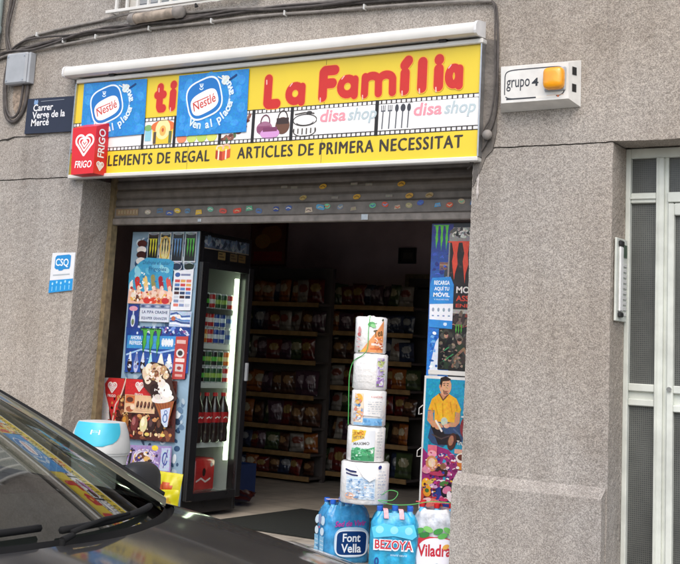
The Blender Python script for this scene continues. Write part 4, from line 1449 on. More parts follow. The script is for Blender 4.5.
for (x, body, cl, nm) in ((-5.815, '#17160f', '#d8cf3c', 'black'), (-5.703, '#d9c98c', '#1f1d18', 'yellow'), (-5.588, '#131822', '#5b86b5', 'blue'), (-5.472, '#12160f', '#4fae3c', 'green')):
    a = Art(plane(YF), .0125)
    can_art(a, x, 1.732, 1.945, .102, body, cl, '#3a2c28' if nm == 'black' else '#22201e')
    if nm == 'yellow': a.ring(x, 1.83, .045, .085, .010, '#c99a2e')
    a.build('can_sticker', M['print'], t)
for x, c in ((-5.585, '#20304a'), (-5.470, '#1c2a24')):
    a = Art(plane(YF), .0125)
    a.ell(x, 1.70, .05, .03, '#b9c6cf'); a.ell(x, 1.702, .044, .024, c); a.rect(x - .044, 1.705, x + .044, 1.72, c)
    a.build('can_sticker', M['print'], t)
a = Art(plane(YF), .0125)
for z0, c in ((1.845, '#4a1c1c'), (1.80, '#e3dcd6'), (1.765, '#3a1a1a'), (1.72, '#d8d4d0')):
    a.ell(-5.92, z0 + .02, .045, .026, c)
a.build('bottle_sticker', M['print'], t)
# ice lolly poster
a = Art(plane(YF), .0145)
P = [(-6.01, 1.435), (-5.615, 1.435), (-5.608, 1.735), (-5.66, 1.755), (-5.86, 1.765), (-5.92, 1.735), (-6.02, 1.655)]
a.poly(P, '#3f9cc4')
for i in range(18):
    a.ell(-5.95 + .3 * rnd.random(), 1.60 + .10 * rnd.random(), .03, .02, rnd.choice(('#5fb2d4', '#8ccde0', '#3791bd')), rot=rnd.random() * 3)
a.text('Disfruta el color', -5.77, 1.715, .04, '#245a86', .015, 'C', fit=.25, h=.026, rot=-.03)
a.text('Frigopies', -5.755, 1.672, .04, '#245a86', .015, 'C', fit=.16, h=.026, rot=-.03)
a.poly([(-6.01, 1.436), (-5.615, 1.436), (-5.615, 1.52), (-5.72, 1.545), (-5.87, 1.52), (-6.01, 1.54)], '#e8b9a2')
for i, c in enumerate(('#c3302e', '#e7c47a', '#8f8a54', '#a31f2c', '#d8564a')):
    x = -5.93 + .072 * i
    a.stroke([(x + .012, 1.55), (x - .006, 1.625 - .01 * abs(2 - i))], .048 if i == 0 else .04, c)
    a.stroke([(x + .02, 1.50), (x + .012, 1.55)], .03, '#ecc5ae')
    a.ell(x + .018, 1.505, .026, .03, '#efd0bd'); a.ell(x + .022, 1.47, .022, .022, '#dfa58c')
a.ell(-5.99, 1.56, .018, .035, '#ece6e0'); a.ell(-5.93, 1.475, .045, .024, '#6a3a2c'); a.ell(-5.96, 1.49, .025, .03, '#e7dcd0')
for i, (x, c) in enumerate(((-5.83, '#c7352f'), (-5.77, '#d8452f'), (-5.71, '#e08a3a'), (-5.66, '#c42f35'))):
    a.ell(x, 1.46, .035, .022, c)
clutter(a, -6.0, 1.445, -5.62, 1.56, 46, ['#c98a6a', '#f2dcc8', '#b03a34', '#e2b25a', '#fbeee2', '#8a4a38', '#d9604a'], .014, 3)
clutter(a, -5.99, 1.57, -5.63, 1.66, 16, ['#7cc6de', '#e9f4f4', '#2a7fae'], .012, 4)
a.build('ice_lolly_poster', M['paper'], t)
# price list
a = Art(plane(YF), .0145)
a.poly([(-5.607, 1.395), (-5.428, 1.40), (-5.425, 1.685), (-5.598, 1.672)], '#e6e9ee')
a.ell(-5.565, 1.645, .024, .016, '#3a5c9c'); a.rect(-5.535, 1.638, -5.45, 1.652, '#7d86a6')
for r_ in range(7):
    for c in range(3):
        if (r_, c) in ((5, 2),): continue
        a.rect(-5.585 + .051 * c, 1.592 - .028 * r_, -5.585 + .051 * c + .044, 1.592 - .028 * r_ + .020, ('#c84a4a', '#8494b8', '#2c3c5c', '#d9a45c', '#c7ccd6', '#5b7fb5', '#d97a6a', '#4a2a2a')[(r_ * 5 + c * 3) % 8])
a.build('price_list', M['paper'], t)
# small bottle card, banner, wave strip
a = Art(plane(YF), .0145)
a.rect(-6.0, 1.262, -5.895, 1.43, '#2c3f86'); a.ell(-5.95, 1.40, .04, .018, '#d79aae')
a.ell(-5.947, 1.315, .020, .045, '#c9d6e6'); a.rect(-5.953, 1.35, -5.941, 1.385, '#b9c8dc'); a.ell(-5.947, 1.305, .012, .022, '#6a7a5a')
a.build('bottle_card', M['print'], t)
a = Art(plane(YF), .0165)
a.rect(-5.885, 1.312, -5.612, 1.435, '#cfd6e2'); a.rect(-5.885, 1.405, -5.612, 1.435, '#7d8ba8')
for i in range(6): a.ell(-5.86 + .045 * i, 1.42, .018, .008, ('#41507a', '#a8b2c8')[i % 2])
a.text('LA PIPA CRASHE', -5.748, 1.370, .03, '#34406a', .03, 'C', fit=.235, h=.020)
a.text('EQUIPER GRANIZER', -5.748, 1.328, .03, '#34406a', .03, 'C', fit=.235, h=.018)
a.build('banner', M['paper'], t)
a = Art(plane(YF), .0145)
a.rect(-5.61, 1.285, -5.415, 1.392, '#b4c4da')
for i, c in enumerate(('#3c5a9a', '#e6ecf4', '#5a86c0', '#2f4a86', '#dfe8f2')):
    a.stroke([(-5.60, 1.37 - .016 * i), (-5.55, 1.38 - .018 * i), (-5.50, 1.355 - .014 * i), (-5.43, 1.36 - .016 * i)], .012, c)
a.ell(-5.575, 1.34, .02, .016, '#b8664a'); a.ell(-5.53, 1.355, .02, .014, '#e9e2da')
a.build('wave_strip', M['print'], t)
# blue soft drink poster
a = Art(plane(YF), .0135)
a.poly([(-5.985, .952), (-5.412, .972), (-5.41, 1.292), (-6.005, 1.268)], '#23458f')
a.poly([(-5.985, 1.12), (-5.44, 1.13), (-5.44, 1.22), (-5.985, 1.21)], '#3f8fcc')
a.poly([(-5.985, .952), (-5.412, .972), (-5.42, 1.06), (-5.6, 1.10), (-5.98, 1.085)], '#2b4f9c')
a.stroke([(-5.98, 1.075), (-5.85, 1.115), (-5.68, 1.10), (-5.52, 1.13), (-5.43, 1.11)], .012, '#9cc0e6')
for i in range(16): a.ell(-5.80 + .36 * rnd.random(), 1.235 + .04 * rnd.random(), .024, .014, rnd.choice(('#3a3f86', '#6a8fd0', '#c8d2ea', '#4a2f6a')), rot=rnd.random() * 3)
a.text('AHORA', -5.905, 1.183, .04, '#dfeaf6', .03, 'C', fit=.10, h=.026)
a.text('REFRESC', -5.90, 1.148, .04, '#dfeaf6', .03, 'C', fit=.125, h=.026)
for i in range(4): a.rect(-5.66 + .026 * i, 1.145, -5.642 + .026 * i, 1.20, '#cfe0ee'); 
a.rect(-5.665, 1.155, -5.56, 1.19, '#e4e9ee')
for i, (x, c, c2) in enumerate(((-5.945, '#2a1c1c', '#d0d8e4'), (-5.885, '#b9c4e0', '#7a86b8'), (-5.825, '#2c2020', '#c9d2de'), (-5.755, '#6fc4d4', '#a8e0e8'), (-5.66, '#e4ddc4', '#f0ecd8'), (-5.585, '#dfe3e4', '#f4f4f2'))):
    wdt = .022 if i < 4 else .034
    a.ell(x, 1.005, wdt, .052, c); a.poly([(x - wdt * .8, 1.03), (x + wdt * .8, 1.03), (x + wdt * .3, 1.085), (x - wdt * .3, 1.085)], c2)
    a.ell(x, .995, wdt * .7, .014, c2)
    a.rect(x - wdt * .3, 1.085, x + wdt * .3, 1.095, '#dadde2')
clutter(a, -5.99, 1.22, -5.42, 1.28, 40, ['#c8d2ea', '#3a2f6a', '#6a8fd0', '#8a5a9a', '#f0f0f6', '#1c2c66'], .014, 5)
clutter(a, -5.97, .965, -5.43, 1.06, 34, ['#16295e', '#7fa3d8', '#d4def0', '#40202a', '#3f6ab4'], .010, 6)
clutter(a, -5.55, 1.13, -5.43, 1.21, 14, ['#b9d4ec', '#1d5fa0'], .012, 7)
a.build('soft_drink_poster', M['print'], t)
a = Art(plane(YF), .0165)
claws(a, -5.765, 1.165, .19, .20, '#1f5a26'); a.h += .0002; claws(a, -5.761, 1.172, .18, .165, '#4fa844', 3)
a.build('claw_sticker', M['print'], t, label='bright green claw mark sticker')
a = Art(plane(YF), .0185)
a.poly([(-5.545, .925), (-5.43, .932), (-5.425, 1.222), (-5.535, 1.217)], '#b4413c')
a.rect(-5.525, 1.17, -5.445, 1.195, '#dcb4aa'); a.ell(-5.487, 1.105, .036, .03, '#d9d6d2'); a.ell(-5.487, 1.105, .022, .018, '#3c3434'); a.rect(-5.525, 1.045, -5.445, 1.07, '#e8d4cc')
a.rect(-5.522, .98, -5.452, 1.03, '#cfc4c0'); a.ell(-5.487, 1.003, .02, .012, '#a04040'); a.rect(-5.52, .945, -5.455, .962, '#d9a49a')
a.build('red_card', M['paper'], t)


def board(name, pts, Yf, th, label, cat='ice cream board', edge='#8a7a70'):
    o = empty(name, (sum(p[0] for p in pts) / len(pts), Yf, min(p[1] for p in pts)), label, cat)
    n = len(pts)
    MB().add([(x, Yf, z) for x, z in pts] + [(x, Yf + th, z) for x, z in pts], [list(range(n)), list(range(2 * n - 1, n - 1, -1))] + [(i, i + n, (i + 1) % n + n, (i + 1) % n) for i in range(n)]).build('panel', mat(name + '_card', hexc(edge), .6), o)
    return o


# ice cream menu board
o = board('ice_cream_board', [(-6.155, .49), (-5.475, .505), (-5.49, .915), (-6.165, .905)], .424, .004, 'red and brown ice cream price board leaning on the fridge side', edge='#5a2c26')
a = Art(plane(.424), .0006)
a.poly([(-6.153, .492), (-5.477, .507), (-5.492, .913), (-6.163, .903)], '#4a231f')
a.poly([(-6.153, .492), (-6.05, .494), (-6.09, .66), (-6.10, .78), (-6.07, .85), (-6.02, .904), (-6.163, .903)], '#d8d2cf')
a.poly([(-6.14, .80), (-6.05, .60), (-6.03, .60), (-6.0, .76), (-5.965, .84), (-5.97, .905), (-6.12, .903), (-6.15, .86)], '#c23030')
a.stroke([(-6.052, .60), (-6.035, .72), (-5.985, .80), (-5.955, .905)], .012, '#d9b7ae')
a.poly([(-5.955, .795), (-5.69, .80), (-5.70, .909), (-5.955, .906)], '#c42c30')
for i in range(60): a.ell(-6.0 + .48 * rnd.random(), .52 + .26 * rnd.random(), .018 + .018 * rnd.random(), .012 + .01 * rnd.random(), rnd.choice(('#3a1a16', '#6b3a2a', '#7d4a34', '#2c1412', '#8f5c3e')), rot=rnd.random() * 3, n=10)
clutter(a, -6.10, .51, -5.50, .79, 130, ['#2c120e', '#8a5838', '#c48a4a', '#e2c49a', '#5a2c20', '#a8402e', '#d8b070'], .015, 8)
clutter(a, -5.69, .80, -5.50, .90, 16, ['#6a3a2a', '#3a1a14', '#a0604a'], .014, 9)
a.build('background', M['print'], o)
for hx, hz, s_ in ((-6.075, .845, .043), (-5.822, .862, .038)):
    a = Art(plane(.424), .0032)
    heart(a, hx, hz, s_, '#eadbd6', .2)
    a.text('FRIGO', hx, hz - s_ - .03, .03, '#eadbd6', .02, 'C', fit=.075, h=.018)
    a.build('emblem', M['print'], o)
a = Art(plane(.424), .0045)
a.poly([(-5.945, .675), (-5.665, .682), (-5.672, .802), (-5.948, .798)], '#d8b48e')
a.rect(-5.94, .74, -5.855, .795, '#c46a3c'); a.ell(-5.90, .765, .032, .018, '#5a2f22'); a.ell(-5.895, .70, .035, .02, '#a05a3a'); a.ell(-5.87, .715, .022, .018, '#e3c9b0')
for i in range(5): a.ell(-5.825 + .034 * i, .735, .012, .026, '#3c2019', rot=-.15); a.ell(-5.827 + .034 * i, .742, .005, .014, '#80503a', rot=-.15)
for i in range(3): a.rect(-5.84, .692 + .011 * i, -5.69, .695 + .011 * i, '#a98a68')
a.build('price_card', M['paper'], o)
a = Art(plane(.424), .0045)
for i, (x, c, c2) in enumerate(((-5.93, '#8a5a2e', '#c48a3a'), (-5.84, '#6a2f2f', '#a06060'), (-5.757, '#d9cf9c', '#ece6c4'), (-5.685, '#2f1a1a', '#584040'), (-5.61, '#2a1714', '#6a4434'))):
    a.ell(x, .605, .034, .055, c, rot=-.1); a.ell(x - .008, .62, .016, .028, c2, rot=-.1); a.rect(x - .006, .525, x + .006, .555, '#d8b890')
for i, (x, z) in enumerate(((-5.93, .55), (-5.78, .545), (-5.72, .54), (-5.66, .64), (-5.58, .545), (-5.80, .66))): a.ell(x, z, .022, .012, ('#d9c06a', '#c98a5a')[i % 2])
a.build('lolly_picture', M['print'], o)
a = Art(plane(.424), .006)
a.ell(-5.655, .755, .032, .02, '#e8cc2e'); a.rect(-5.68, .75, -5.63, .762, '#a88a20')
a.build('price_spot', M['paper'], o)
# ice cream cone cut-out
o = board('ice_cream_cutout', [(-5.80, .96), (-5.76, 1.00), (-5.72, 1.035), (-5.66, 1.03), (-5.60, 1.02), (-5.56, .99), (-5.525, .93), (-5.50, .86), (-5.46, .80), (-5.52, .74), (-5.515, .62), (-5.545, .595), (-5.58, .62), (-5.67, .74), (-5.70, .81), (-5.77, .86)], .405, .004, 'cut-out picture of a whipped ice cream cone stuck beside the menu board', 'cut-out', '#3c231c')
a = Art(plane(.405), .0006)
a.poly([(-5.66, .76), (-5.485, .78), (-5.53, .605), (-5.56, .60)], '#9c5a34')
for i in range(5): a.stroke([(-5.65 + .03 * i, .765), (-5.58 + .01 * i, .68)], .004, '#6a3820')
a.poly([(-5.60, .715), (-5.515, .735), (-5.53, .605), (-5.555, .60), (-5.585, .63)], '#c7d3e6')
a.ring(-5.556, .66, .018, .026, .008, '#4a68a0'); a.ring(-5.552, .70, .012, .012, .006, '#4a68a0')
a.ell(-5.60, .83, .115, .055, '#2d1a17', rot=-.25); a.ell(-5.59, .79, .10, .03, '#e9e3dc', rot=.15)
a.ell(-5.585, .855, .055, .048, '#f0ece6'); a.ell(-5.61, .895, .035, .03, '#e8e0d6'); a.ell(-5.555, .83, .045, .03, '#f6f3ee'); a.ell(-5.635, .80, .03, .018, '#d8d0c8')
for (x, z, rx, rz, c) in ((-5.76, .95, .03, .05, '#d9c4a8'), (-5.73, .985, .035, .04, '#efe2cf'), (-5.68, 1.0, .04, .025, '#c9a884'), (-5.635, .975, .035, .04, '#e3cfb4'), (-5.60, .985, .03, .03, '#b98f68'), (-5.68, .94, .04, .03, '#a87a54'), (-5.735, .91, .03, .03, '#e9dcc8'), (-5.66, .955, .02, .025, '#7a4a34'), (-5.575, .945, .028, .02, '#d9bd98'), (-5.70, .955, .02, .02, '#f2e8da'), (-5.64, .92, .03, .02, '#efe0ca')):
    a.ell(x, z, rx, rz, c, rot=.3)
clutter(a, -5.75, .90, -5.56, 1.0, 40, ['#f4e8d8', '#a87c58', '#6a4230', '#dcc4a0', '#c49a70'], .012, 10)
clutter(a, -5.68, .79, -5.52, .86, 20, ['#fbf8f4', '#e0d8cc', '#4a2c24'], .010, 11)
a.build('cone_picture', M['print'], o)
# purple ice cream card
o = board('ice_cream_card', [(-5.94, .262), (-5.485, .30), (-5.49, .478), (-5.945, .452)], .418, .004, 'purple ice cream promotion card below the red menu board', 'promotion card', '#9c86b0')
a = Art(plane(.418), .0006)
a.poly([(-5.938, .264), (-5.487, .302), (-5.492, .476), (-5.943, .45)], '#9a86b8')
for i in range(14): a.ell(-5.9 + .36 * rnd.random(), .31 + .12 * rnd.random(), .03, .018, rnd.choice(('#b4a2cc', '#8c76ac', '#a892c2')), rot=rnd.random() * 3)
a.ell(-5.73, .385, .085, .045, '#cfc4d4', .1); a.ell(-5.745, .395, .045, .022, '#6a4030', .2); a.ell(-5.70, .375, .03, .02, '#d9b06a'); a.ell(-5.78, .37, .03, .016, '#4a3a7a'); a.ell(-5.71, .41, .025, .014, '#efe8e0'); a.ell(-5.67, .36, .024, .016, '#3a2a2a')
a.stroke([(-5.90, .33), (-5.875, .41)], .026, '#5a3a2c'); a.stroke([(-5.86, .33), (-5.845, .42)], .022, '#2a2a2a'); a.stroke([(-5.825, .335), (-5.81, .395)], .014, '#c9a458')
a.ring(-5.73, .385, .092, .052, .006, '#e6deea', .1)
a.poly([(-5.58, .31), (-5.497, .315), (-5.498, .465), (-5.575, .46)], '#b9c6dc'); a.stroke(arc(-5.54, .39, .02, .04, 20, 340), .010, '#3a4a9a'); a.stroke([(-5.55, .33), (-5.52, .45)], .008, '#6a5aa0')
a.ell(-5.635, .455, .03, .018, '#e6cc3a')
a.stroke([(-5.93, .31), (-5.72, .325), (-5.60, .335)], .010, '#7db0d8')
clutter(a, -5.92, .31, -5.59, .44, 50, ['#5a4a80', '#d8c8e4', '#6a4030', '#e2b45a', '#c6b4da', '#382c50'], .012, 12)
a.build('picture', M['print'], o)


# ------------------------------------------------------------------ goods in the fridge
def can_mesh(body, accent, h=.115, r=.033):
    m = MB()
    prof = [(r * .78, 0), (r * .96, .006), (r, .012), (r, h * .35), (r, h * .62), (r, h * .86), (r * .97, h * .91), (r * .80, h * .97), (r * .80, h), (r * .70, h - .004)]
    cols = ['#b5b8bb', '#b5b8bb', body, accent, body, body, '#b5b8bb', '#c9cbcd', '#9a9da0']
    m.lathe(prof, 0, 0, 16, [hexc(c) for c in cols] + [hexc('#8d9094')])
    return m


def simple_thing(mb, name, m, loc, label, cat, group, rz=0, smooth=True, sharp=40):
    o = mb.build(name, m, None, smooth=smooth, colors=True, sharp=sharp)
    o.location = loc
    o.rotation_euler.z = rz
    return tag(o, label, cat, group)


CAN_KINDS = {'red': ('#b01c20', '#d8d0cc'), 'dark green': ('#1c4a2c', '#8fb04a'), 'blue': ('#1c3f8f', '#c9d2e0'), 'black': ('#141416', '#4fae3c'), 'orange': ('#d26a1c', '#f0d8a0'), 'silver': ('#9aa4b0', '#3a5a9a')}
can_proto = {}


def can_at(kind, x, y, z, where):
    if kind not in can_proto:
        b, ac = CAN_KINDS[kind]
        can_proto[kind] = can_mesh(b, ac).build('drink_can', M['can'], None, smooth=True, colors=True, sharp=40)
        o = can_proto[kind]
    else:
        o = can_proto[kind].copy()
        COL.objects.link(o)
    o.location = (x, y, z)
    o.rotation_euler.z = (x * 31 + y * 57 + z * 83) % 6.28
    tag(o, '%s drink can in the %s of the lit fridge' % (kind, where), 'drink can', 'drink cans in the fridge')


rows = [(1.4256, ('orange', 'red', 'black', 'red', 'dark green', 'dark green', 'red'), 'single row on the top shelf'),
        (1.1786, ('red', 'red', 'orange', 'red', 'blue', 'blue', 'silver'), 'lower layer on the second shelf'),
        (1.2938, ('red', 'black', 'red', 'red', 'blue', 'blue', 'silver'), 'upper layer on the second shelf'),
        (.9056, ('red', 'blue', 'black', 'dark green', 'dark green', 'dark green', 'red'), 'lower layer on the third shelf'),
        (1.0208, ('blue', 'blue', 'black', 'dark green', 'black', 'dark green', 'orange'), 'upper layer on the third shelf')]
for z, kinds, where in rows:
    for i, k in enumerate(kinds):
        can_at(k, -5.492, LY0 + .040 + .0680 * i, z, where)


def cola_bottle(label, loc, h, group=None, big=False):
    o = empty('cola_bottle', loc, label, 'bottle', group)
    r = .052 if big else .047
    m = MB()
    prof = [(r * .8, 0), (r, h * .03), (r * .98, h * .2), (r * .9, h * .3), (r, h * .42), (r, h * .60), (r * .85, h * .72), (r * .45, h * .86), (r * .34, h * .90), (r * .34, h * .94)]
    m.lathe(prof, loc[0], loc[1], 18)
    for v in m.v: v.z += loc[2]
    m.build('bottle_body', mat('cola', (.018, .007, .005), .08, coat=.6) if 'cola' not in M else M['cola'], o, smooth=True, sharp=60)
    m = MB()
    m.lathe([(r * .40, h * .93), (r * .40, h), (r * .34, h)], loc[0], loc[1], 14)
    for v in m.v: v.z += loc[2]
    m.build('cap', M['redcap'], o, smooth=True, sharp=40)
    m = MB()
    W_, Rr = hexc('#e8dcd8'), hexc('#b4161c')
    m.lathe([(r * 1.015, h * .40), (r * 1.015, h * .44), (r * 1.015, h * .58), (r * 1.015, h * .61)], loc[0], loc[1], 18, [Rr, Rr, Rr, Rr], cap=False)
    for v in m.v: v.z += loc[2]
    lb = m.build('label', M['can'], o, smooth=True, colors=True)
    a = Art(lambda x, y, hh: (loc[0] + (r * 1.02 + hh) * cos(x / r), loc[1] + (r * 1.02 + hh) * sin(x / r), loc[2] + y), .0004)
    a.stroke([(-.03, h * .49), (-.015, h * .52), (0, h * .49), (.015, h * .52), (.03, h * .50)], h * .02, '#f0e8e4')
    a.build('script_mark', M['can'], lb)
    return o


M['cola'] = mat('cola_dark', (.016, .006, .004), .08, coat=.6)
M['redcap'] = mat('red_cap', (.52, .012, .015), .35)
c0 = cola_bottle('cola bottle with red label, nearest the street on the fourth fridge shelf', (-5.478, LY0 + .062, .496), .345, 'cola bottles in the fridge')
for i, lb in enumerate(('cola bottle with red label, second from the street on the fourth fridge shelf', 'cola bottle with red label, middle of the fourth fridge shelf',
                        'cola bottle with red label, fourth from the street on the fourth fridge shelf', 'cola bottle with red label, next to the lamp on the fourth fridge shelf')):
    c = copy_tree(c0)
    c.location.y += .0965 * (i + 1)
    c['label'] = lb
cola_bottle('big cola bottle standing alone at the bottom of the lit fridge', (-5.49, LY0 + .095, .156), .33, None, True)
t = empty('can_pack', (-5.54, .80, .156), 'red shrink-wrapped pack of cans at the bottom of the lit fridge', 'can pack')
m = MB(); m.box(-5.66, -5.48, .68, .91, .156, .385, bev=.018); m.build('wrap', mat('red_wrap', (.50, .02, .02), .25, var=.2, bump=.3, bscale=18, coat=.4), t, smooth=True, sharp=60)
a = Art(sideX(-5.4798), .0006)
a.ell(.78, .29, .018, .028, '#2a1010'); a.stroke([(.70, .23), (.75, .25), (.80, .225), (.85, .245)], .012, '#efe0dc'); a.ell(.86, .34, .014, .014, '#efe0dc')
a.build('print', M['film'], t)

# ------------------------------------------------------------------ poster-covered cabinet on the right of the doorway
t = empty('poster_cabinet', (-3.1, .55, 0), 'dark cabinet behind the right pillar covered in energy drink posters', 'cabinet')
CX0, CX1, CY = -3.522, -2.75, .350
MB().box(CX0, CX1, CY, CY + .5, 0, 1.975, bev=.004).build('cabinet_body', M['black'], t)
a = Art(plane(CY), .0006)
a.rect(CX0 + .004, .20, -2.9, 1.970, '#23252c')
a.build('backing_sheet', M['print'], t)
a = Art(plane(CY), .0014)
n = 16
for i in range(n):                                        # blue drink poster, printed from indigo to light blue
    z0 = 1.05 + .918 * i / n; z1 = 1.05 + .918 * (i + 1) / n
    k = i / (n - 1)
    c = tuple(a_ * (1 - k) + b_ * k for a_, b_ in zip(hexc('#2f7fd6'), hexc('#2c2f78')))
    a.rect(CX0 + .006, z0, -3.37, z1, c)
claws(a, -3.45, 1.88, .10, .16, '#58b83a', 5)
a.rect(-3.455, 1.688, -3.375, 1.735, '#7a5a52'); a.rect(-3.455, 1.715, -3.375, 1.722, '#a0806a')
a.ell(-3.395, 1.645, .025, .05, '#3a3f4a', .3); a.ell(-3.40, 1.62, .015, .03, '#aab4bc', .3)
a.ell(-3.48, 1.60, .014, .01, '#1c2f6a')
a.poly([(-3.50, 1.06), (-3.44, 1.06), (-3.43, 1.30), (-3.46, 1.26), (-3.49, 1.13)], '#d5e0ec')
clutter(a, -3.505, 1.655, -3.38, 1.79, 14, ['#3a50b0', '#26307a', '#4668c8'], .014, 17)
clutter(a, -3.50, 1.07, -3.44, 1.33, 14, ['#f4f8fb', '#6fa8e0', '#2058a8'], .014, 18)
a.build('blue_poster', M['print'], t)
a = Art(plane(CY), .0024)
a.poly([(-3.40, 1.62), (-3.10, 1.62), (-3.10, 1.945), (-3.37, 1.945), (-3.395, 1.90)], '#8d8a86')
a.poly([(-3.388, 1.60), (-3.10, 1.60), (-3.10, 1.86), (-3.388, 1.86)], '#251f1f')
for i in range(14): a.ell(-3.37 + .2 * rnd.random(), 1.88 + .05 * rnd.random(), .03, .012, rnd.choice(('#3a3634', '#b5b0aa', '#57524e', '#d0cbc4')), rot=rnd.random() * 3)
claws(a, -3.285, 1.735, .21, .25, '#d84a34', 9)
clutter(a, -3.375, 1.88, -3.12, 1.94, 30, ['#1c1a1a', '#d8d4ce', '#6a6460', '#98928c'], .012, 13)
clutter(a, -3.38, 1.61, -3.12, 1.86, 30, ['#3a2c2c', '#161214', '#4a3634'], .012, 14)
claws(a, -3.285, 1.735, .21, .25, '#d84a34', 9)
a.build('can_poster', M['print'], t, label='tall black can poster with red claw marks')
a = Art(plane(CY), .0040)
a.rect(-3.365, 1.345, -3.10, 1.60, '#211c1d')
a.text('MONSTER', -3.335, 1.553, .05, '#d9d2cc', .03, 'L', fit=.26, h=.038)
a.text('ASSAULT', -3.335, 1.505, .05, '#c9402c', .02, 'L', fit=.22, h=.032)
a.text('ENERGY', -3.335, 1.468, .05, '#c9402c', .02, 'L', fit=.20, h=.020)
a.rect(-3.36, 1.43, -3.10, 1.455, '#a8a29c')
for i in range(12): a.ell(-3.34 + .2 * rnd.random(), 1.36 + .06 * rnd.random(), .035, .014, rnd.choice(('#a8362a', '#c24a36', '#3a2a2a', '#6a5a50')), rot=rnd.random() * 3)
clutter(a, -3.36, 1.35, -3.12, 1.43, 40, ['#c2402e', '#1a1416', '#8a3a2e', '#6a5a54', '#d8887a'], .012, 15)
a.build('word_poster', M['print'], t)
a = Art(plane(CY), .0054)
a.poly([(-3.508, 1.345), (-3.353, 1.338), (-3.352, 1.600), (-3.375, 1.648), (-3.500, 1.640), (-3.512, 1.60)], '#2f86cf')
a.poly([(-3.508, 1.392), (-3.353, 1.386), (-3.352, 1.488), (-3.510, 1.482)], '#e4e6ec')
for i, (st, sz) in enumerate((('RECARGA', .024), ('AQUÍ TU', .026), ('MÓVIL', .030))):
    a.text(st, -3.432, 1.600 - .034 * i - (.004 if i == 2 else 0), .03, '#eef3f8', .03, 'C', fit=(.105, .10, .11)[i], h=sz)
a.text('Y MUCHO MÁS', -3.432, 1.507, .02, '#cfe2f2', .01, 'C', fit=.10, h=.010)
for i in range(4): a.ell(-3.485 + .036 * i, 1.45, .008, .012, '#8d9aac'); a.rect(-3.492 + .036 * i, 1.41, -3.478 + .036 * i, 1.418, '#6f86b0')
a.ell(-3.40, 1.365, .012, .010, '#cfe2f2'); a.rect(-3.41, 1.366, -3.39, 1.374, '#cfe2f2')
a.build('top_up_card', M['paper'], t, label='blue and white phone top-up card')
a = Art(plane(CY), .0054)
a.rect(-3.44, 1.098, -3.10, 1.338, '#22211f')
for i in range(46): a.ell(-3.42 + .28 * rnd.random(), 1.11 + .21 * rnd.random(), .012 + .014 * rnd.random(), .02 + .02 * rnd.random(), rnd.choice(('#3c3d36', '#15161a', '#54514a', '#2a3a2a', '#6a6258', '#3a2f2c')), rot=rnd.random() * 3, n=10)
for (x, z) in ((-3.39, 1.30), (-3.30, 1.265), (-3.22, 1.28)): a.ell(x, z, .014, .018, '#b08a74'); a.ell(x, z + .012, .015, .010, '#2a1c16')
a.stroke([(-3.34, 1.12), (-3.31, 1.19), (-3.27, 1.225), (-3.24, 1.17), (-3.22, 1.13)], .016, '#8a6a54')
claws(a, -3.31, 1.335, .05, .06, '#4f9e3a', 2)
for (x, z) in ((-3.40, 1.21), (-3.37, 1.17), (-3.40, 1.15)): a.stroke([(x, z), (x + .03, z + .02)], .007, '#3d8f5a')
clutter(a, -3.435, 1.105, -3.12, 1.33, 90, ['#0e0f12', '#4a4c42', '#2c3a2e', '#77695a', '#2a2426', '#9a8672'], .011, 16)
for (x, z) in ((-3.39, 1.30), (-3.30, 1.265), (-3.22, 1.28)): a.ell(x, z, .013, .017, '#b08a74'); a.ell(x, z + .012, .014, .010, '#2a1c16')
a.build('crowd_photo', M['print'], t)
MB().box(-3.50, -3.1, CY - .0070, CY - .0005, 1.068, 1.094).build('white_strip', M['white'], t)
# white-edged poster board leaning on the cabinet
BDX0 = -3.515
o = board('poster_board', [(BDX0, .0), (-3.10, .0), (-3.10, 1.062), (BDX0 + .006, 1.058)], .318, .012, 'white-edged turquoise poster board with a man in a yellow T-shirt', 'poster board', '#d9d8d4')
a = Art(plane(.318), .0006)
a.poly([(BDX0 + .014, .02), (-3.11, .02), (-3.11, 1.045), (BDX0 + .018, 1.042)], '#2394b8')
a.poly([(BDX0 + .015, .30), (BDX0 + .014, .64), (-3.46, .60), (-3.42, .66), (-3.33, .64), (-3.24, .56), (-3.11, .60), (-3.11, .48), (-3.25, .42), (-3.36, .44)], '#932a6c')
a.poly([(BDX0 + .015, .30), (BDX0 + .014, .40), (-3.42, .37), (-3.33, .30), (-3.36, .26)], '#c54834')
a.poly([(-3.43, .40), (-3.36, .44), (-3.28, .43), (-3.30, .31), (-3.40, .33)], '#2c3f8a')
clutter(a, -3.49, .30, -3.12, .62, 110, ['#7a1f58', '#b8408c', '#d87aa8', '#2a3a8a', '#e8a03a', '#c83c34', '#35a0c0', '#f0e0e4', '#3a2030'], .016, 19)
clutter(a, -3.49, .05, -3.12, .30, 40, ['#c83c34', '#e8a03a', '#f0d8d0', '#8a2a4a'], .018, 20)
clutter(a, -3.49, .66, -3.12, 1.03, 26, ['#1f88ac', '#2aa4c8', '#1a7896'], .02, 21)
a.build('background', M['print'], o)
a = Art(plane(.318), .0036)                                  # man: legs, arms, shirt, head
a.poly([(-3.47, .70), (-3.45, .78), (-3.37, .80), (-3.27, .80), (-3.23, .74), (-3.25, .68), (-3.31, .70), (-3.37, .655), (-3.44, .67)], '#35486a')
a.poly([(-3.455, .77), (-3.40, .79), (-3.36, .73), (-3.27, .735), (-3.25, .70), (-3.32, .67), (-3.40, .665)], '#221d20')
a.poly([(-3.475, .855), (-3.445, .86), (-3.435, .80), (-3.38, .785), (-3.37, .765), (-3.44, .762), (-3.478, .80)], '#c68e6c')
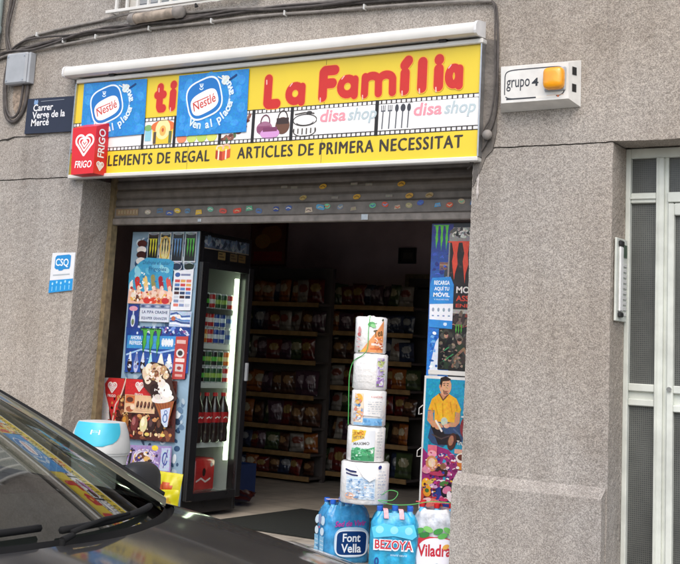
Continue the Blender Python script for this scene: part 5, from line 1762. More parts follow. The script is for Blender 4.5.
a.poly([(-3.29, .865), (-3.262, .865), (-3.265, .80), (-3.29, .775), (-3.345, .77), (-3.345, .79), (-3.30, .805)], '#c68e6c')
a.poly([(-3.475, .86), (-3.452, .925), (-3.405, .96), (-3.345, .962), (-3.29, .935), (-3.258, .875), (-3.268, .855), (-3.295, .86), (-3.298, .80), (-3.43, .795), (-3.432, .86)], '#e2a92a')
a.poly([(-3.40, .96), (-3.345, .962), (-3.36, .93), (-3.385, .93)], '#b98060')
a.stroke([(-3.404, .957), (-3.378, .922), (-3.345, .957)], .008, '#6a3a2a')
a.ell(-3.365, 1.0, .038, .052, '#d3a07c', -.1); a.poly([(-3.405, 1.0), (-3.40, 1.05), (-3.365, 1.062), (-3.33, 1.045), (-3.345, 1.035), (-3.385, 1.03), (-3.392, .995)], '#2c201c')
a.ell(-3.352, 1.008, .005, .003, '#3a2a24'); a.ell(-3.374, 1.008, .005, .003, '#3a2a24'); a.stroke([(-3.358, .998), (-3.352, .988)], .004, '#b07a5a'); a.stroke([(-3.372, .972), (-3.35, .975)], .006, '#8a4a3c'); a.ell(-3.402, 1.0, .006, .012, '#c08a68')
a.ell(-3.365, .80, .022, .024, '#b9c2b0'); a.ell(-3.35, .775, .018, .012, '#d9a988'); a.ell(-3.405, .765, .02, .014, '#c98f6c')
a.stroke([(-3.42, .80), (-3.38, .745)], .012, '#e2ded6')
a.poly([(-3.385, .985), (-3.375, .955), (-3.352, .955), (-3.338, .985), (-3.345, .965), (-3.362, .972)], '#8a6450'); a.stroke([(-3.382, 1.018), (-3.368, 1.02)], .004, '#3a2a20'); a.stroke([(-3.358, 1.02), (-3.344, 1.018)], .004, '#3a2a20')
for (p, q_) in (((-3.43, .90), (-3.41, .84)), ((-3.33, .91), (-3.315, .85)), ((-3.38, .90), (-3.375, .83)), ((-3.45, .87), (-3.44, .85)), ((-3.29, .90), (-3.285, .87))): a.stroke([p, q_], .008, '#c98f1c')
a.stroke([(-3.44, .72), (-3.38, .70), (-3.33, .72)], .008, '#4a3a3a'); a.stroke([(-3.30, .76), (-3.26, .73)], .010, '#4c6288')
a.build('man_picture', M['print'], o)
a = Art(plane(.318), .0056)
a.ell(-3.225, .775, .035, .06, '#8a3038'); a.rect(-3.255, .83, -3.20, .84, '#d5d8d6'); a.ell(-3.225, .86, .02, .016, '#cfdbe0')
a.ell(-3.31, .69, .028, .05, '#4a2a22', -.25); a.ell(-3.315, .695, .016, .03, '#a8755a', -.25); a.text('Truffle', -3.24, .675, .03, '#e9e4dc', .02, 'C', fit=.075, h=.024)
a.rect(-3.29, .625, -3.20, .65, '#d9a48c'); a.ell(-3.24, .60, .04, .03, '#ece4da'); a.ell(-3.24, .605, .03, .018, '#6a3024'); a.poly([(-3.275, .575), (-3.205, .575), (-3.22, .535), (-3.26, .535)], '#d87a34'); a.rect(-3.265, .505, -3.20, .53, '#efe9e6')
a.rect(-3.465, .60, -3.405, .66, '#d86a80'); a.ell(-3.435, .61, .03, .02, '#e9a0b0')
a.ell(-3.435, .555, .04, .045, '#c98a5a'); a.ell(-3.435, .56, .024, .026, '#e6c9b0'); a.ell(-3.37, .515, .04, .03, '#3a2420'); a.ell(-3.36, .545, .02, .018, '#8a5a40'); a.ell(-3.47, .515, .03, .02, '#d58aa0'); a.ell(-3.40, .50, .05, .012, '#b03a5a')
a.ell(-3.465, .43, .03, .04, '#e8b030', .3); a.ell(-3.46, .395, .026, .03, '#e0922a', .2); a.ell(-3.46, .40, .014, .012, '#3f6a34'); a.ell(-3.42, .43, .03, .012, '#c7a0cc', -.2); a.ell(-3.44, .45, .03, .012, '#d4b45a', .6)
a.ell(-3.325, .41, .045, .05, '#1f1a24'); a.ell(-3.33, .415, .03, .02, '#d37a9a', .5); a.ell(-3.31, .38, .018, .03, '#ece2e4', .3); a.ell(-3.35, .36, .03, .012, '#c43a6a'); a.stroke([(-3.29, .34), (-3.285, .42)], .014, '#8a4ab0'); a.ell(-3.35, .45, .03, .014, '#4a7a3a', .3)
a.ell(-3.43, .33, .06, .03, '#d87a6a'); a.ell(-3.38, .31, .03, .035, '#b02a24'); a.ell(-3.46, .345, .03, .014, '#f0c9c0', .3); a.ell(-3.33, .30, .04, .02, '#d05a48')
clutter(a, -3.49, .32, -3.20, .62, 60, ['#f2c8d4', '#4a1c30', '#e8b23a', '#f4f0ea', '#a82a5a', '#303a90'], .010, 22)
a.build('sweets_picture', M['print'], o)
for z in (.885, .64):
    m = MB(); m.tube([(BDX0 + .004, .316, z), (BDX0 - .02, .314, z - .02), (BDX0 - .022, .314, z - .055), (BDX0 + .002, .316, z - .05)], .003, 6); m.build('wire_hook', M['white'], o, smooth=True)

# ------------------------------------------------------------------ shop interior: racks, goods
def rack(name, x0, x1, yf, depth, zs, top, label):
    o = empty(name, ((x0 + x1) / 2, yf + depth, 0), label, 'shelf rack')
    for x in (x0, (x0 + x1) / 2, x1 - .03):
        MB().box(x, x + .03, yf + depth - .04, yf + depth - .001, 0, top).build('upright', M['rack'], o)
    MB().box(x0, x1, yf + depth, yf + depth + .012, .02, top).build('back_panel', M['rack'], o)
    for z in zs:
        s_ = MB().box(x0 + .0, x1, yf, yf + depth - .041, z - .02, z).build('shelf', M['rack'], o)
        MB().box(x0, x1, yf - .012, yf - .0005, z - .034, z + .006).build('shelf_front', M['shelfwood'], s_)
    return o


BZ = (.10, .39, .64, .872, 1.118, 1.372, 1.612)
LZ = (.055, .260, .490, .770, 1.083, 1.346, 1.610)
rack('back_shelf_rack', -6.424, -5.36, 3.50, .40, BZ, 1.80, 'dim shelf rack across the back of the shop with yellowish shelf fronts')
rack('left_shelf_rack', -8.0, -6.20, 3.22, .25, LZ, 1.95, 'dim shelf rack on the left at the back of the shop, nearer the fridge')


def bag_mesh(cols, seed):
    r_ = random.Random(seed)
    w_, h_, d_ = .18, .22, .07
    ph = [r_.random() * 6 for _ in range(4)]

    def f(sg):
        def g(u, v):
            x = (u - .5) * w_ * (1 - .05 * sin(v * pi)); z = v * h_
            b = max(0, (1 - abs(2 * u - 1) ** 2.6)) * max(0, 1 - abs(2 * v - 1) ** 3.2)
            wr = .22 * sin(9 * u + ph[0]) * sin(7 * v + ph[1]) + .12 * sin(17 * v + ph[2] + 4 * u) + .10 * sin(23 * u + 9 * v + ph[3])
            return (x, sg * d_ * .5 * b * (1 + wr) - (.0004 * sg if b == 0 else 0), z)
        return g

    def cf(u, v):
        if v < .07 or v > .93: return hexc(cols[2])
        if (u - .5) ** 2 / .10 + (v - .62) ** 2 / .035 < 1: return hexc(cols[1])
        if .18 < v < .30: return hexc(cols[2])
        return hexc(cols[0])
    m = MB()
    m.grid(f(-1), 18, 20, cf)
    m.grid(f(1), 10, 12, cf, flip=True)
    return m


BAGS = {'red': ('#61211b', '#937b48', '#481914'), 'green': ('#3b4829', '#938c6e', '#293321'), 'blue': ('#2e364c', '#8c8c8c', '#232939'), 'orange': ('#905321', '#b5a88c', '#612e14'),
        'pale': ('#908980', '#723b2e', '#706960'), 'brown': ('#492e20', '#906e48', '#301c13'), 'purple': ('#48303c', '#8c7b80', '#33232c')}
bag_me = {}
rb = random.Random(21)
ORD = ('bottom', 'second lowest', 'third lowest', 'fourth', 'fifth', 'sixth', 'top')


def bag_row(x0, x1, y, z, hmax, rackname, level, step=.15, dy=0):
    x = x0
    while x < x1:
        k = rb.choice(list(BAGS))
        if k not in bag_me:
            o = bag_mesh(BAGS[k], hash(k) % 1 + len(k)).build('snack_bag', M['foil'], None, smooth=True, colors=True)
            bag_me[k] = o
        else:
            o = bag_me[k].copy(); COL.objects.link(o)
        sc = rb.uniform(.82, 1.0)
        o.scale = (sc * rb.uniform(.85, 1.05), sc, min(hmax / .22, 1.05) * rb.uniform(.84, 1))
        o.location = (x, y + rb.uniform(-.02, .06), z + .004)
        o.rotation_euler = (-.10 + rb.uniform(-.12, .10), rb.uniform(-.12, .12), rb.uniform(-.5, .5))
        tag(o, '%s snack bag on the %s shelf of the %s' % (k, level, rackname), 'snack bag', 'snack bags on the dim shelf racks')
        x += step * rb.uniform(.92, 1.25) * sc


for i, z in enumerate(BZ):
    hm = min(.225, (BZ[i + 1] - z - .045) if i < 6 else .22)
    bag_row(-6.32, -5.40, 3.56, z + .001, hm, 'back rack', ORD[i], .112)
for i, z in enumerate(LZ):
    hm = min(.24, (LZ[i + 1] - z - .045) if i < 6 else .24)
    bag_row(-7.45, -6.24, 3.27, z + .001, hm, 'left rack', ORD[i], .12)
# red advert above the left rack
o = board('wall_advert', [(-7.12, 1.96), (-6.69, 1.96), (-6.69, 2.44), (-7.12, 2.44)], 3.34, .02, 'dark red advert board standing above the left shelf rack', 'advert', '#3a1414')
a = Art(lambda x, y, h: (x - .17, 3.34 - h, y + .01), .001)
a.rect(-6.94, 1.97, -6.53, 2.41, '#6a3a2a'); a.ell(-6.70, 2.26, .12, .09, '#8f5a30'); a.rect(-6.90, 2.0, -6.56, 2.09, '#8a2422'); a.ell(-6.80, 2.19, .09, .07, '#a8793f'); a.stroke([(-6.86, 2.33), (-6.62, 2.36)], .03, '#5c2018')
a.build('picture', M['print'], o)
# framed picture and glass door at the back
o = empty('framed_picture', (-5.752, 4.03, 2.06), 'small dark framed picture on the back wall of the shop', 'picture')
m = MB()
for q_ in ((-5.845, -5.660, 2.185, 2.205), (-5.845, -5.660, 2.055, 2.075), (-5.845, -5.825, 2.0755, 2.1845), (-5.680, -5.660, 2.0755, 2.1845)): m.box(q_[0], q_[1], 4.02, 4.047, q_[2], q_[3])
m.build('frame', M['black'], o)
a = Art(plane(4.04), .001); a.rect(-5.826, 2.074, -5.679, 2.186, '#3c3330'); a.rect(-5.80, 2.10, -5.70, 2.16, '#5a5048'); a.build('print', M['paper'], o)
o = empty('back_door', (-5.45, 4.03, 0), 'dark brown half-glazed door in the back wall of the shop', 'door')
MB().box(-5.74, -5.70, 3.99, 4.048, 0, 1.95).box(-5.16, -5.12, 3.99, 4.048, 0, 1.95).box(-5.70, -5.16, 3.99, 4.048, 1.91, 1.95).build('frame', M['wood'], o)
MB().box(-5.70, -5.16, 4.01, 4.04, 0, .9).box(-5.70, -5.62, 4.01, 4.04, .9, 1.91).box(-5.24, -5.16, 4.01, 4.04, .9, 1.91).box(-5.62, -5.24, 4.01, 4.04, 1.83, 1.91).build('leaf', M['rack'], o)
MB().box(-5.62, -5.24, 4.02, 4.03, .9, 1.83).build('glass_pane', mat('dark_glass', (.01, .01, .012), .05, var=.1, coat=.6), o)
# crate and floor goods beside the fridge
o = empty('blue_crate', (-6.12, 1.80, 0), 'blue plastic crate on the floor behind the lit fridge', 'crate')
m = MB()
m.box(-6.34, -5.91, 1.60, 1.62, .005, .26).box(-6.34, -5.91, 1.98, 2.0, .005, .26).box(-6.34, -6.32, 1.62, 1.98, .005, .26).box(-5.93, -5.91, 1.62, 1.98, .005, .26).box(-6.32, -5.93, 1.62, 1.98, .005, .03)
m.build('shell', M['crate'], o)
MB().box(-6.35, -5.90, 1.588, 1.5995, .235, .262, bev=.004).build('rim', M['crate'], o)
o = bag_mesh(('#3c1614', '#6a5a54', '#22222e'), 5).build('floor_bag', M['foil'], None, smooth=True, colors=True)
o.location = (-5.60, 1.36, .045); o.rotation_euler = (radians(-78), 0, .4)
tag(o, 'dark red packet lying on the floor beside the lit fridge', 'packet')
# door mat
m = MB(); m.box(-5.2, -4.02, .48, 1.62, .0005, .016, bev=.004)
tag(m.build('door_mat', M['matfibre'], None, loc=(-4.6, 1.05, 0)), 'dark worn door mat just inside the shop entrance', 'door mat')

# ------------------------------------------------------------------ water packs
def water_pack(cx, cy, rz, label, film, W_=.262, D_=.172, H=.335, arts=None, cap='bluecap', bottle=(.10, .38, .62)):
    o = empty('water_pack', (cx, cy, 0), label, 'water pack', 'shrink-wrapped water packs in the doorway', rz)
    secs = [(0, .95), (.012, 1.0), (H * .25, .985), (H * .45, 1.0), (H * .64, 1.0), (H * .76, .96), (H * .86, .86), (H * .925, .70)]

    def outline(k, n=72):
        out = []
        for i in range(n):
            a = 2 * pi * i / n
            c, s_ = cos(a), sin(a)
            x = W_ / 2 * math.copysign(abs(c) ** (2 / 6), c)
            y = D_ / 2 * math.copysign(abs(s_) ** (2 / 6), s_)
            bulge = .011 * abs(cos(pi * 1.5 * (2 * x / W_)))
            y -= math.copysign(.011 - bulge, y) if abs(y) > D_ * .3 else 0
            out.append((x * k, y * k))
        return out
    m = MB()
    rp = random.Random(int(cx * 1000))
    n = 72
    for (z, k) in secs:
        for i, (x, y) in enumerate(outline(k)):
            j = .0025 * sin(x * 90 + z * 60) + .002 * sin(y * 140 - z * 90) + .002 * sin(z * 210 + x * 40)
            m.v.append(Vector((x + j, y + j, z + .004 * sin(i * .8) * (z > H * .7))))
    for s_ in range(len(secs) - 1):
        for i in range(n):
            i2 = (i + 1) % n
            m.f.append([s_ * n + i, s_ * n + i2, (s_ + 1) * n + i2, (s_ + 1) * n + i]); m.c.append((1, 1, 1))
    wrap = m.build('film', film, o, smooth=True, local=True)
    r = .042
    bm_, cm_ = None, None
    for ix in range(3):
        for iy in range(2):
            x, y = (ix - 1) * W_ * .315, (iy - .5) * D_ * .46
            if bm_ is None:
                q = MB(); q.lathe([(r * .8, 0), (r * .9, H * .6), (r * .85, H * .72), (r * .55, H * .84), (r * .33, H * .91), (r * .33, H * .94)], 0, 0, 14)
                bo = q.build('bottle', mat('pack_bottle', bottle, .12, coat=.5) if 'pack_bottle' not in M else M['pack_bottle'], o, smooth=True, local=True, sharp=60)
                q = MB(); q.lathe([(r * .38, H * .93), (r * .40, H * .935), (r * .40, H * .995), (r * .34, H)], 0, 0, 12)
                co = q.build('cap', M[cap], bo, smooth=True, local=True, sharp=40)
            else:
                bo = bm_.copy(); COL.objects.link(bo); bo.parent = o
                co = cm_.copy(); COL.objects.link(co); co.parent = bo
            bo.location = (x, y, .003 + .006 * rp.random())
            if bm_ is None: bm_, cm_ = bo, co

    def kz(z):
        for (za, ka), (zb, kb) in zip(secs, secs[1:]):
            if za <= z <= zb: return ka + (kb - ka) * (z - za) / (zb - za)
        return secs[-1][1]

    def front(x, y, h):
        return (x * min(1, kz(y) + .0), -(D_ / 2 + .0015) * kz(y) - h - .003, y)

    def side(x, y, h):
        return (-(W_ / 2 + .0015) * kz(y) - h - .002, -x, y)
    arts(o, front, side, wrap)
    return o


M['pack_bottle'] = mat('pack_bottle', (.12, .46, .74), .12, coat=.5)
def film_mat(name, col, clear=.38):
    m = mat(name, col, .16, var=.38, scale=22, bump=.9, bscale=24, coat=.7)
    nt = m.node_tree
    b = nt.nodes['Principled BSDF']; o = nt.nodes['Material Output']
    t = nt.nodes.new('ShaderNodeBsdfTransparent')
    t.inputs[0].default_value = (*[min(1, .45 + c) for c in hexc(col)], 1)
    mx = nt.nodes.new('ShaderNodeMixShader'); mx.inputs[0].default_value = 1 - clear
    nt.links.new(t.outputs[0], mx.inputs[1]); nt.links.new(b.outputs[0], mx.inputs[2]); nt.links.new(mx.outputs[0], o.inputs[0])
    return m


def fv(o, fr, sd, wrap):
    a = Art(fr, .0006, sub=.011)
    a.face(blob(.012, .115, .108, .082, 0, 30, 3.2), '#bcd6ea')
    a.ell(.012, .11, .094, .066, '#16366e', n=30, sq=5)
    a.ring(.012, .11, .096, .068, .007, '#e4eef6', sq=5)
    a.text('Font', .012, .118, .06, '#eef3f8', .02, 'C', fit=.11, h=.044)
    a.text('Vella', .012, .060, .06, '#eef3f8', .02, 'C', fit=.125, h=.046)
    a.build('front_label', M['film'], wrap, local=True)
    a = Art(fr, .0012, sub=.011)
    a.text('Sed de Vivir', .0, .203, .05, '#c2309a', .02, 'C', .25, fit=.19, h=.030, rot=.05)
    a.build('script_label', M['film'], wrap, local=True)
    a = Art(sd, .0006, sub=.011)
    for i in range(2):
        x = -.04 + .08 * i
        a.ell(x, .225, .03, .024, '#cfe6f4', .4 * (1 - 2 * i)); a.ell(x, .165, .026, .022, '#d9ecf6', .2)
        a.rect(x - .028, .03, x + .028, .14, '#7fc0e2')
        for k in range(4): a.rect(x - .024, .045 + .022 * k, x + .022, .052 + .022 * k, '#b9dcef')
    a.ell(0, .185, .010, .007, '#c0406a'); a.ell(.0, .23, .02, .03, '#7f8fb8', .5)
    a.build('end_label', M['film'], wrap, local=True)
    MB().box(-.11, .11, -.016, .016, .3365, .339).build('carry_tape', mat('tape_pale', (.75, .62, .66), .4), o, local=True)


def bz(o, fr, sd, wrap):
    a = Art(fr, .0006, sub=.011)
    a.poly([(-.125, .235), (-.06, .26), (.02, .245), (.11, .26), (.125, .2), (.10, .18), (0, .195), (-.11, .18)], '#58c4e6')
    for i in range(3): a.ell(-.08 + .08 * i, .225, .022, .02, '#8fd9f0', .3 * i)
    a.text('BEZOYA', 0.0, .122, .05, '#e6eef6', .075, 'C', fit=.222, h=.054)
    a.h += .0004
    a.text('BEZOYA', 0.0, .126, .05, '#c42f3c', .02, 'C', fit=.205, h=.046)
    a.text('0', -.09, .038, .05, '#1a3f86', .03, 'C', h=.042, fit=.026)
    a.text('mineral natural', .03, .09, .02, '#d9eaf4', 0, 'C', fit=.09, h=.012)
    a.build('front_label', M['film'], wrap, local=True)
    for x in (-.055, .03):
        m = MB()
        m.grid(lambda u, v: (x + .05 * (u - .5) * .5 + .01 * v, -.055 - .03 * v, .335 - .05 * v ** 2), 2, 6)
        m.grid(lambda u, v: (x + .05 * (u - .5) * .5 + .01 * v, -.053 - .03 * v, .333 - .05 * v ** 2), 2, 6, flip=True)
        m.build('carry_tape', mat('tape_pink', (.80, .36, .40), .4, var=.3, scale=60), o, local=True)


def vl(o, fr, sd, wrap):
    a = Art(fr, .0006, sub=.011)
    a.face(blob(0, .10, .128, .098, 0, 30, 3.4), '#c33040')
    a.h += .0003
    a.face(blob(.02, .085, .122, .108, 0, 30, 2.6), '#e3e4ee')
    a.text('Viladrau', .012, .098, .06, '#bb2438', .03, 'C', .06, fit=.215, h=.062, rot=.05)
    a.ell(.015, .045, .016, .014, '#2f7a6a'); a.ell(.06, .15, .02, .012, '#e0a84a', .5)
    for (x, z, c) in ((-.09, .225, '#4fa04a'), (-.04, .235, '#7fc06a'), (.015, .228, '#3f8f42'), (.07, .235, '#6ab05a'), (.10, .215, '#a8d48a'), (-.06, .205, '#2f7a3a'), (.04, .205, '#58a850')):
        a.ell(x, z, .028, .015, c, .5 * sin(x * 60))
    a.build('front_label', M['film'], wrap, local=True)
    MB().box(-.12, .12, -.012, .012, .369, .372).build('carry_tape', mat('tape_red', (.66, .12, .12), .4, var=.6, scale=40), o, local=True)


# facing: a pack turned by rz shows its front towards (sin rz, -cos rz)
water_pack(-3.80, -.045, radians(56), 'water pack with square navy label, turned sideways at the left end', film_mat('film_blue', (.07, .40, .74)), W_=.285, D_=.185, arts=fv)
water_pack(-3.435, -.10, radians(30), 'cyan water pack with red capital letters, in the middle of the three', film_mat('film_cyan', (.04, .47, .80)), W_=.265, H=.34, arts=bz)
water_pack(-3.25, .05, radians(24), 'white and red water pack with green leaves beside the right pillar', film_mat('film_white', (.62, .63, .66), .25), W_=.26, H=.368, arts=vl, cap='redcap')

# ------------------------------------------------------------------ tower of paper roll packs
TX, TY = -3.640, -.10
TH0 = atan2(-.859, .512)


def roll(name, r, z0, z1, label, arts, dx=0., lump=.004, seed=1, sq=2.0):
    o = empty(name, (TX + dx, TY, z0), label, 'paper roll', 'paper roll packs piled in a tower')
    h = z1 - z0
    c = .008
    prof = [(r * .55, z0 + .003), (r - c, z0), (r - .004, z0 + .004), (r, z0 + c), (r * .995, z0 + h * .5), (r, z1 - c), (r - .004, z1 - .005), (r - c, z1 - .001), (r * .55, z1 - .003), (r * .2, z1 - .02)]
    m = MB()

    def rf(a):
        return 1 + lump * sin(3 * a + seed) + lump * .7 * sin(7 * a + 2 * seed)
    m.lathe(prof, TX + dx, TY, 56, rfun=rf)
    for v_ in m.v:
        q_ = noise.noise_vector(v_ * 26) * .0022 + noise.noise_vector(v_ * 70) * .0010
        v_ += q_
    body = m.build('wrapped_roll', M['roll'], o, smooth=True, sharp=70)
    fn = lambda x, y, hh: (TX + dx + (r * 1.012 + .002 + hh) * cos(TH0 + x / r), TY + (r * 1.012 + .002 + hh) * sin(TH0 + x / r), z0 + y)
    arts(o, fn, r, h, body)
    return o


M['roll'] = mat('paper_under_film', (.80, .79, .77), .25, var=.06, scale=10, bump=.7, bscale=30, coat=.5)


def r_big(o, fn, r, h, b):
    a = Art(fn, .0006, sub=.011)
    a.rect(-.11, .03, .06, .15, '#cfdfec', 10)
    for i in range(6): a.rect(-.10 + .028 * i, .035, -.085 + .028 * i, .13 - .008 * i, ('#b3cbe0', '#dfe8ef', '#a3bfda')[i % 3])
    a.ell(-.085, .045, .03, .018, '#e2b59c'); a.ell(-.05, .04, .02, .012, '#e8c8b4')
    a.stroke([(-.115, .185), (-.085, .178), (-.05, .176)], .010, '#27305e'); a.stroke([(-.11, .165), (-.07, .158), (-.04, .157)], .008, '#27305e')
    a.ell(.085, .205, .012, .010, '#28307a', .6)
    clutter(a, -.108, .034, .055, .145, 46, ['#8fb0d0', '#e9eff4', '#b9cfe2', '#6f94be', '#dcc0b0'], .010, 31, 5)
    clutter(a, .065, .05, .115, .19, 0, ['#8a98b4', '#b4bccb'], .01, 32, 8)
    a.build('print', M['film'], b)
    m = MB()
    f0 = lambda x, y, hh: fn(x, y, hh)
    m.add([fn(-.06, h - .004, .004), fn(.02, h - .002, .004), fn(.055, .145, .012), fn(.025, .128, .018), fn(-.005, .150, .014)], [(4, 3, 2, 1, 0)])
    m.build('loose_flap', M['roll'], o)


def r_4(o, fn, r, h, b):
    a = Art(fn, .0006, sub=.011)
    a.rect(-.085, .005, .05, h - .02, '#dce0e4', 10)
    a.poly([(-.085, .10), (-.085, h - .02), (.0, h - .02), (-.01, .13)], '#e8c84e')
    for i, (st, x) in enumerate((('CLARO', -.045), ('EXTRA', -.04))): a.text(st, x, .148 - .025 * i, .03, ('#b84a3c', '#a8846a')[i], .02, 'C', fit=.065, h=.018, rot=.10)
    a.text('MAXIMO', -.025, .092, .03, '#6a6a66', .02, 'C', fit=.09, h=.016, rot=.08)
    a.poly([(-.085, .006), (.05, .006), (.05, .085), (.0, .07), (-.05, .08), (-.085, .06)], '#52a572')
    a.poly([(-.085, .006), (.05, .006), (.05, .03), (-.085, .045)], '#3f8a5e'); a.stroke([(-.07, .05), (-.02, .035), (.03, .05)], .006, '#9ccfae'); a.ell(.035, .06, .008, .012, '#dfe9e2')
    clutter(a, -.08, .01, .045, .075, 34, ['#2f7a50', '#7cc09a', '#3f9a66', '#b4dcc4'], .009, 33)
    clutter(a, -.08, .135, -.01, .178, 16, ['#f0d870', '#d8b03a', '#e8a04a'], .008, 34)
    clutter(a, .055, .02, .09, .17, 0, ['#9aa0a4', '#c0c4c6'], .01, 35, 9)
    a.build('print', M['film'], b)


def r_3(o, fn, r, h, b):
    a = Art(fn, .0006, sub=.011)
    a.poly([(-.09, .02), (-.03, .02), (-.03, h - .02), (-.09, h - .02)], '#ecd6c0')
    a.ell(-.06, .15, .025, .028, '#e6b34e'); a.ell(-.062, .115, .016, .012, '#5a8ac0'); a.ell(-.05, .065, .026, .02, '#dba58c'); a.ell(-.07, .05, .02, .02, '#c7d3e0')
    a.rect(-.03, .005, .085, .045, '#7db3dc', 8); a.rect(-.09, .005, -.03, .02, '#9cc0dc', 4)
    a.text('cocina', .01, .160, .03, '#c87a7a', .01, 'L', fit=.07, h=.012)
    a.face([(-.028, .06), (.07, .055), (.075, .145), (-.02, .148)], '#efedea')
    clutter(a, -.09, .025, -.03, .17, 40, ['#e8b86a', '#d88a7a', '#7aa0cc', '#f2e2d2', '#b8c8d8'], .010, 36)
    clutter(a, -.025, .008, .08, .042, 22, ['#5a98cc', '#a8d0ea', '#6aa8d8'], .008, 37)
    clutter(a, -.01, .065, .065, .14, 0, ['#a8b0b8', '#c8ccd0'], .01, 38, 6)
    a.build('print', M['film'], b)


def r_2(o, fn, r, h, b):
    a = Art(fn, .0006, sub=.011)
    a.rect(.035, .02, .085, h - .02, '#d7d2e0', 6)
    a.ell(.06, .15, .022, .024, '#c7d090'); a.ell(.062, .10, .018, .02, '#b3a4cc'); a.poly([(.036, .02), (.084, .02), (.084, .07), (.036, .05)], '#9a78b4'); a.ell(.07, .04, .010, .014, '#efe9f2'); a.rect(.04, .075, .08, .082, '#8f9a6a')
    clutter(a, .037, .025, .084, .175, 34, ['#b8c47a', '#8a6aa8', '#c4b4d8', '#e2dcea', '#6f8a4a'], .008, 39)
    clutter(a, -.08, .03, .02, .16, 0, ['#dcdcda', '#d0d0ce'], .01, 40, 4)
    a.build('print', M['film'], b)


def r_1(o, fn, r, h, b):
    a = Art(fn, .0006, sub=.011)
    a.poly([(-.055, .006), (.078, .006), (.078, .19)], '#e79a62')
    a.stroke([(-.07, .006), (.074, .196)], .012, '#4f5a2e', caps=False); a.poly([(-.062, .006), (-.03, .006), (-.02, .035)], '#e0b04a')
    a.text('Tea', .045, .098, .05, '#5a4a2a', .02, 'C', .2, fit=.055, h=.038, rot=.25)
    a.rect(.005, .045, .075, .058, '#f1d9d4', 4); a.rect(.0, .022, .075, .032, '#d8703c', 4)
    a.ell(.0, .165, .02, .013, '#5fae6a', .3); a.ell(.012, .155, .016, .010, '#8fcf90', -.3); a.stroke([(-.01, .165), (.03, .17)], .004, '#3f8a4a')
    a.ell(-.068, .13, .010, .02, '#d89a9a'); a.ell(-.07, .105, .012, .010, '#c46a6a')
    clutter(a, .02, .012, .075, .09, 26, ['#d8743c', '#f0b07a', '#b8562c', '#f2d4c0'], .008, 41)
    clutter(a, -.08, .03, -.055, .09, 10, ['#b8404a', '#e0a8a8'], .006, 42)
    a.build('print', M['film'], b)


roll('paper_roll_pack', .1365, .341, .568, 'biggest paper roll pack, white with pale blue print, at the bottom of the tower', r_big, seed=1)
roll('paper_roll_pack', .1075, .569, .763, 'paper roll pack with yellow and green label, second from the bottom of the tower', r_4, seed=2, dx=-.004)
roll('paper_roll_pack', .0985, .764, .964, 'paper roll pack with blue band, in the middle of the tower', r_3, seed=3, dx=.004)
roll('paper_roll_pack', .0985, .965, 1.167, 'plain white paper roll pack with a purple-green side label, second from the top', r_2, seed=4, dx=.003)
o = roll('paper_roll_pack', .0915, 1.168, 1.376, 'top paper roll pack with orange and green diagonal print', r_1, seed=5, dx=-.006, lump=.007)
m = MB(); m.grid(lambda u, v: (TX - .03 + .05 * u, TY - .02 + .03 * v, 1.374 + .012 * sin(pi * u) * sin(pi * v) + .004 * sin(9 * u)), 6, 5)
m.build('film_tuft', M['roll'], o, smooth=True)


def string(pts, r, label):
    P = [Vector(p) for p in pts]
    out = []
    for i in range(len(P) - 1):
        p0, p1, p2, p3 = P[max(i - 1, 0)], P[i], P[i + 1], P[min(i + 2, len(P) - 1)]
        for k in range(8):
            u = k / 8
            out.append(.5 * ((2 * p1) + (p2 - p0) * u + (2 * p0 - 5 * p1 + 4 * p2 - p3) * u * u + (3 * p1 - p0 - 3 * p2 + p3) * u ** 3))
    out.append(P[-1])
    o_ = MB().tube(out, r, 6).build('green_string', mat('green_cord', (.08, .42, .10), .5), None, smooth=True, loc=out[0])
    return tag(o_, label, 'string')


string([(-3.60, -.195, 1.378), (-3.601, -.203, 1.30), (-3.60, -.206, 1.20), (-3.625, -.206, 1.160), (-3.70, -.185, 1.12), (-3.735, -.165, 1.05), (-3.745, -.150, .97), (-3.752, -.13, .85), (-3.755, -.12, .76)], .0026, 'green cord running down the left of the paper roll tower')
string([(-3.49, -.16, .40), (-3.44, -.16, .43), (-3.40, -.14, .42), (-3.42, -.16, .38), (-3.50, -.18, .372), (-3.40, -.20, .362), (-3.30, -.18, .37), (-3.20, -.12, .392), (-3.10, -.02, .388)], .0022, 'loose green cord looping over the water packs')

# ------------------------------------------------------------------ litter bin
t = empty('litter_bin', (-5.475, -.30, 0), 'white swing-top litter bin with turquoise lid beside the left pillar', 'bin')
bx, by = -5.475, -.30


def sqr(a):
    c, s_ = abs(cos(a)), abs(sin(a))
    return 1 / ((c ** 2.5 + s_ ** 2.5) ** (1 / 2.5))


m = MB(); m.lathe([(.125, .0), (.132, .01), (.160, .40), (.164, .455), (.172, .458), (.172, .47)], bx, by, 48, rfun=sqr)
m.build('body', M['offwhite'], t, smooth=True, sharp=35)
m = MB(); m.lathe([(.176, .4705), (.178, .49), (.173, .53), (.161, .59), (.142, .645), (.136, .655), (.09, .660), (.03, .662)], bx, by, 48, rfun=sqr)
m.build('lid', M['offwhite'], t, smooth=True, sharp=35)


def lidfn(x, y, h):
    prof_ = [(.178, .49), (.173, .53), (.161, .59), (.142, .645), (.136, .655)]
    z = y
    r = prof_[-1][0]
    for (ra, za), (rb_, zb) in zip(prof_, prof_[1:]):
        if za <= z <= zb:
            r = ra + (rb_ - ra) * (z - za) / (zb - za); break
    th = atan2(-.84, .54) + x / .2
    k = sqr(th)
    return (bx + (r + h) * k * cos(th), by + (r + h) * k * sin(th), z)


fl = MB()
nU, nV = 24, 8


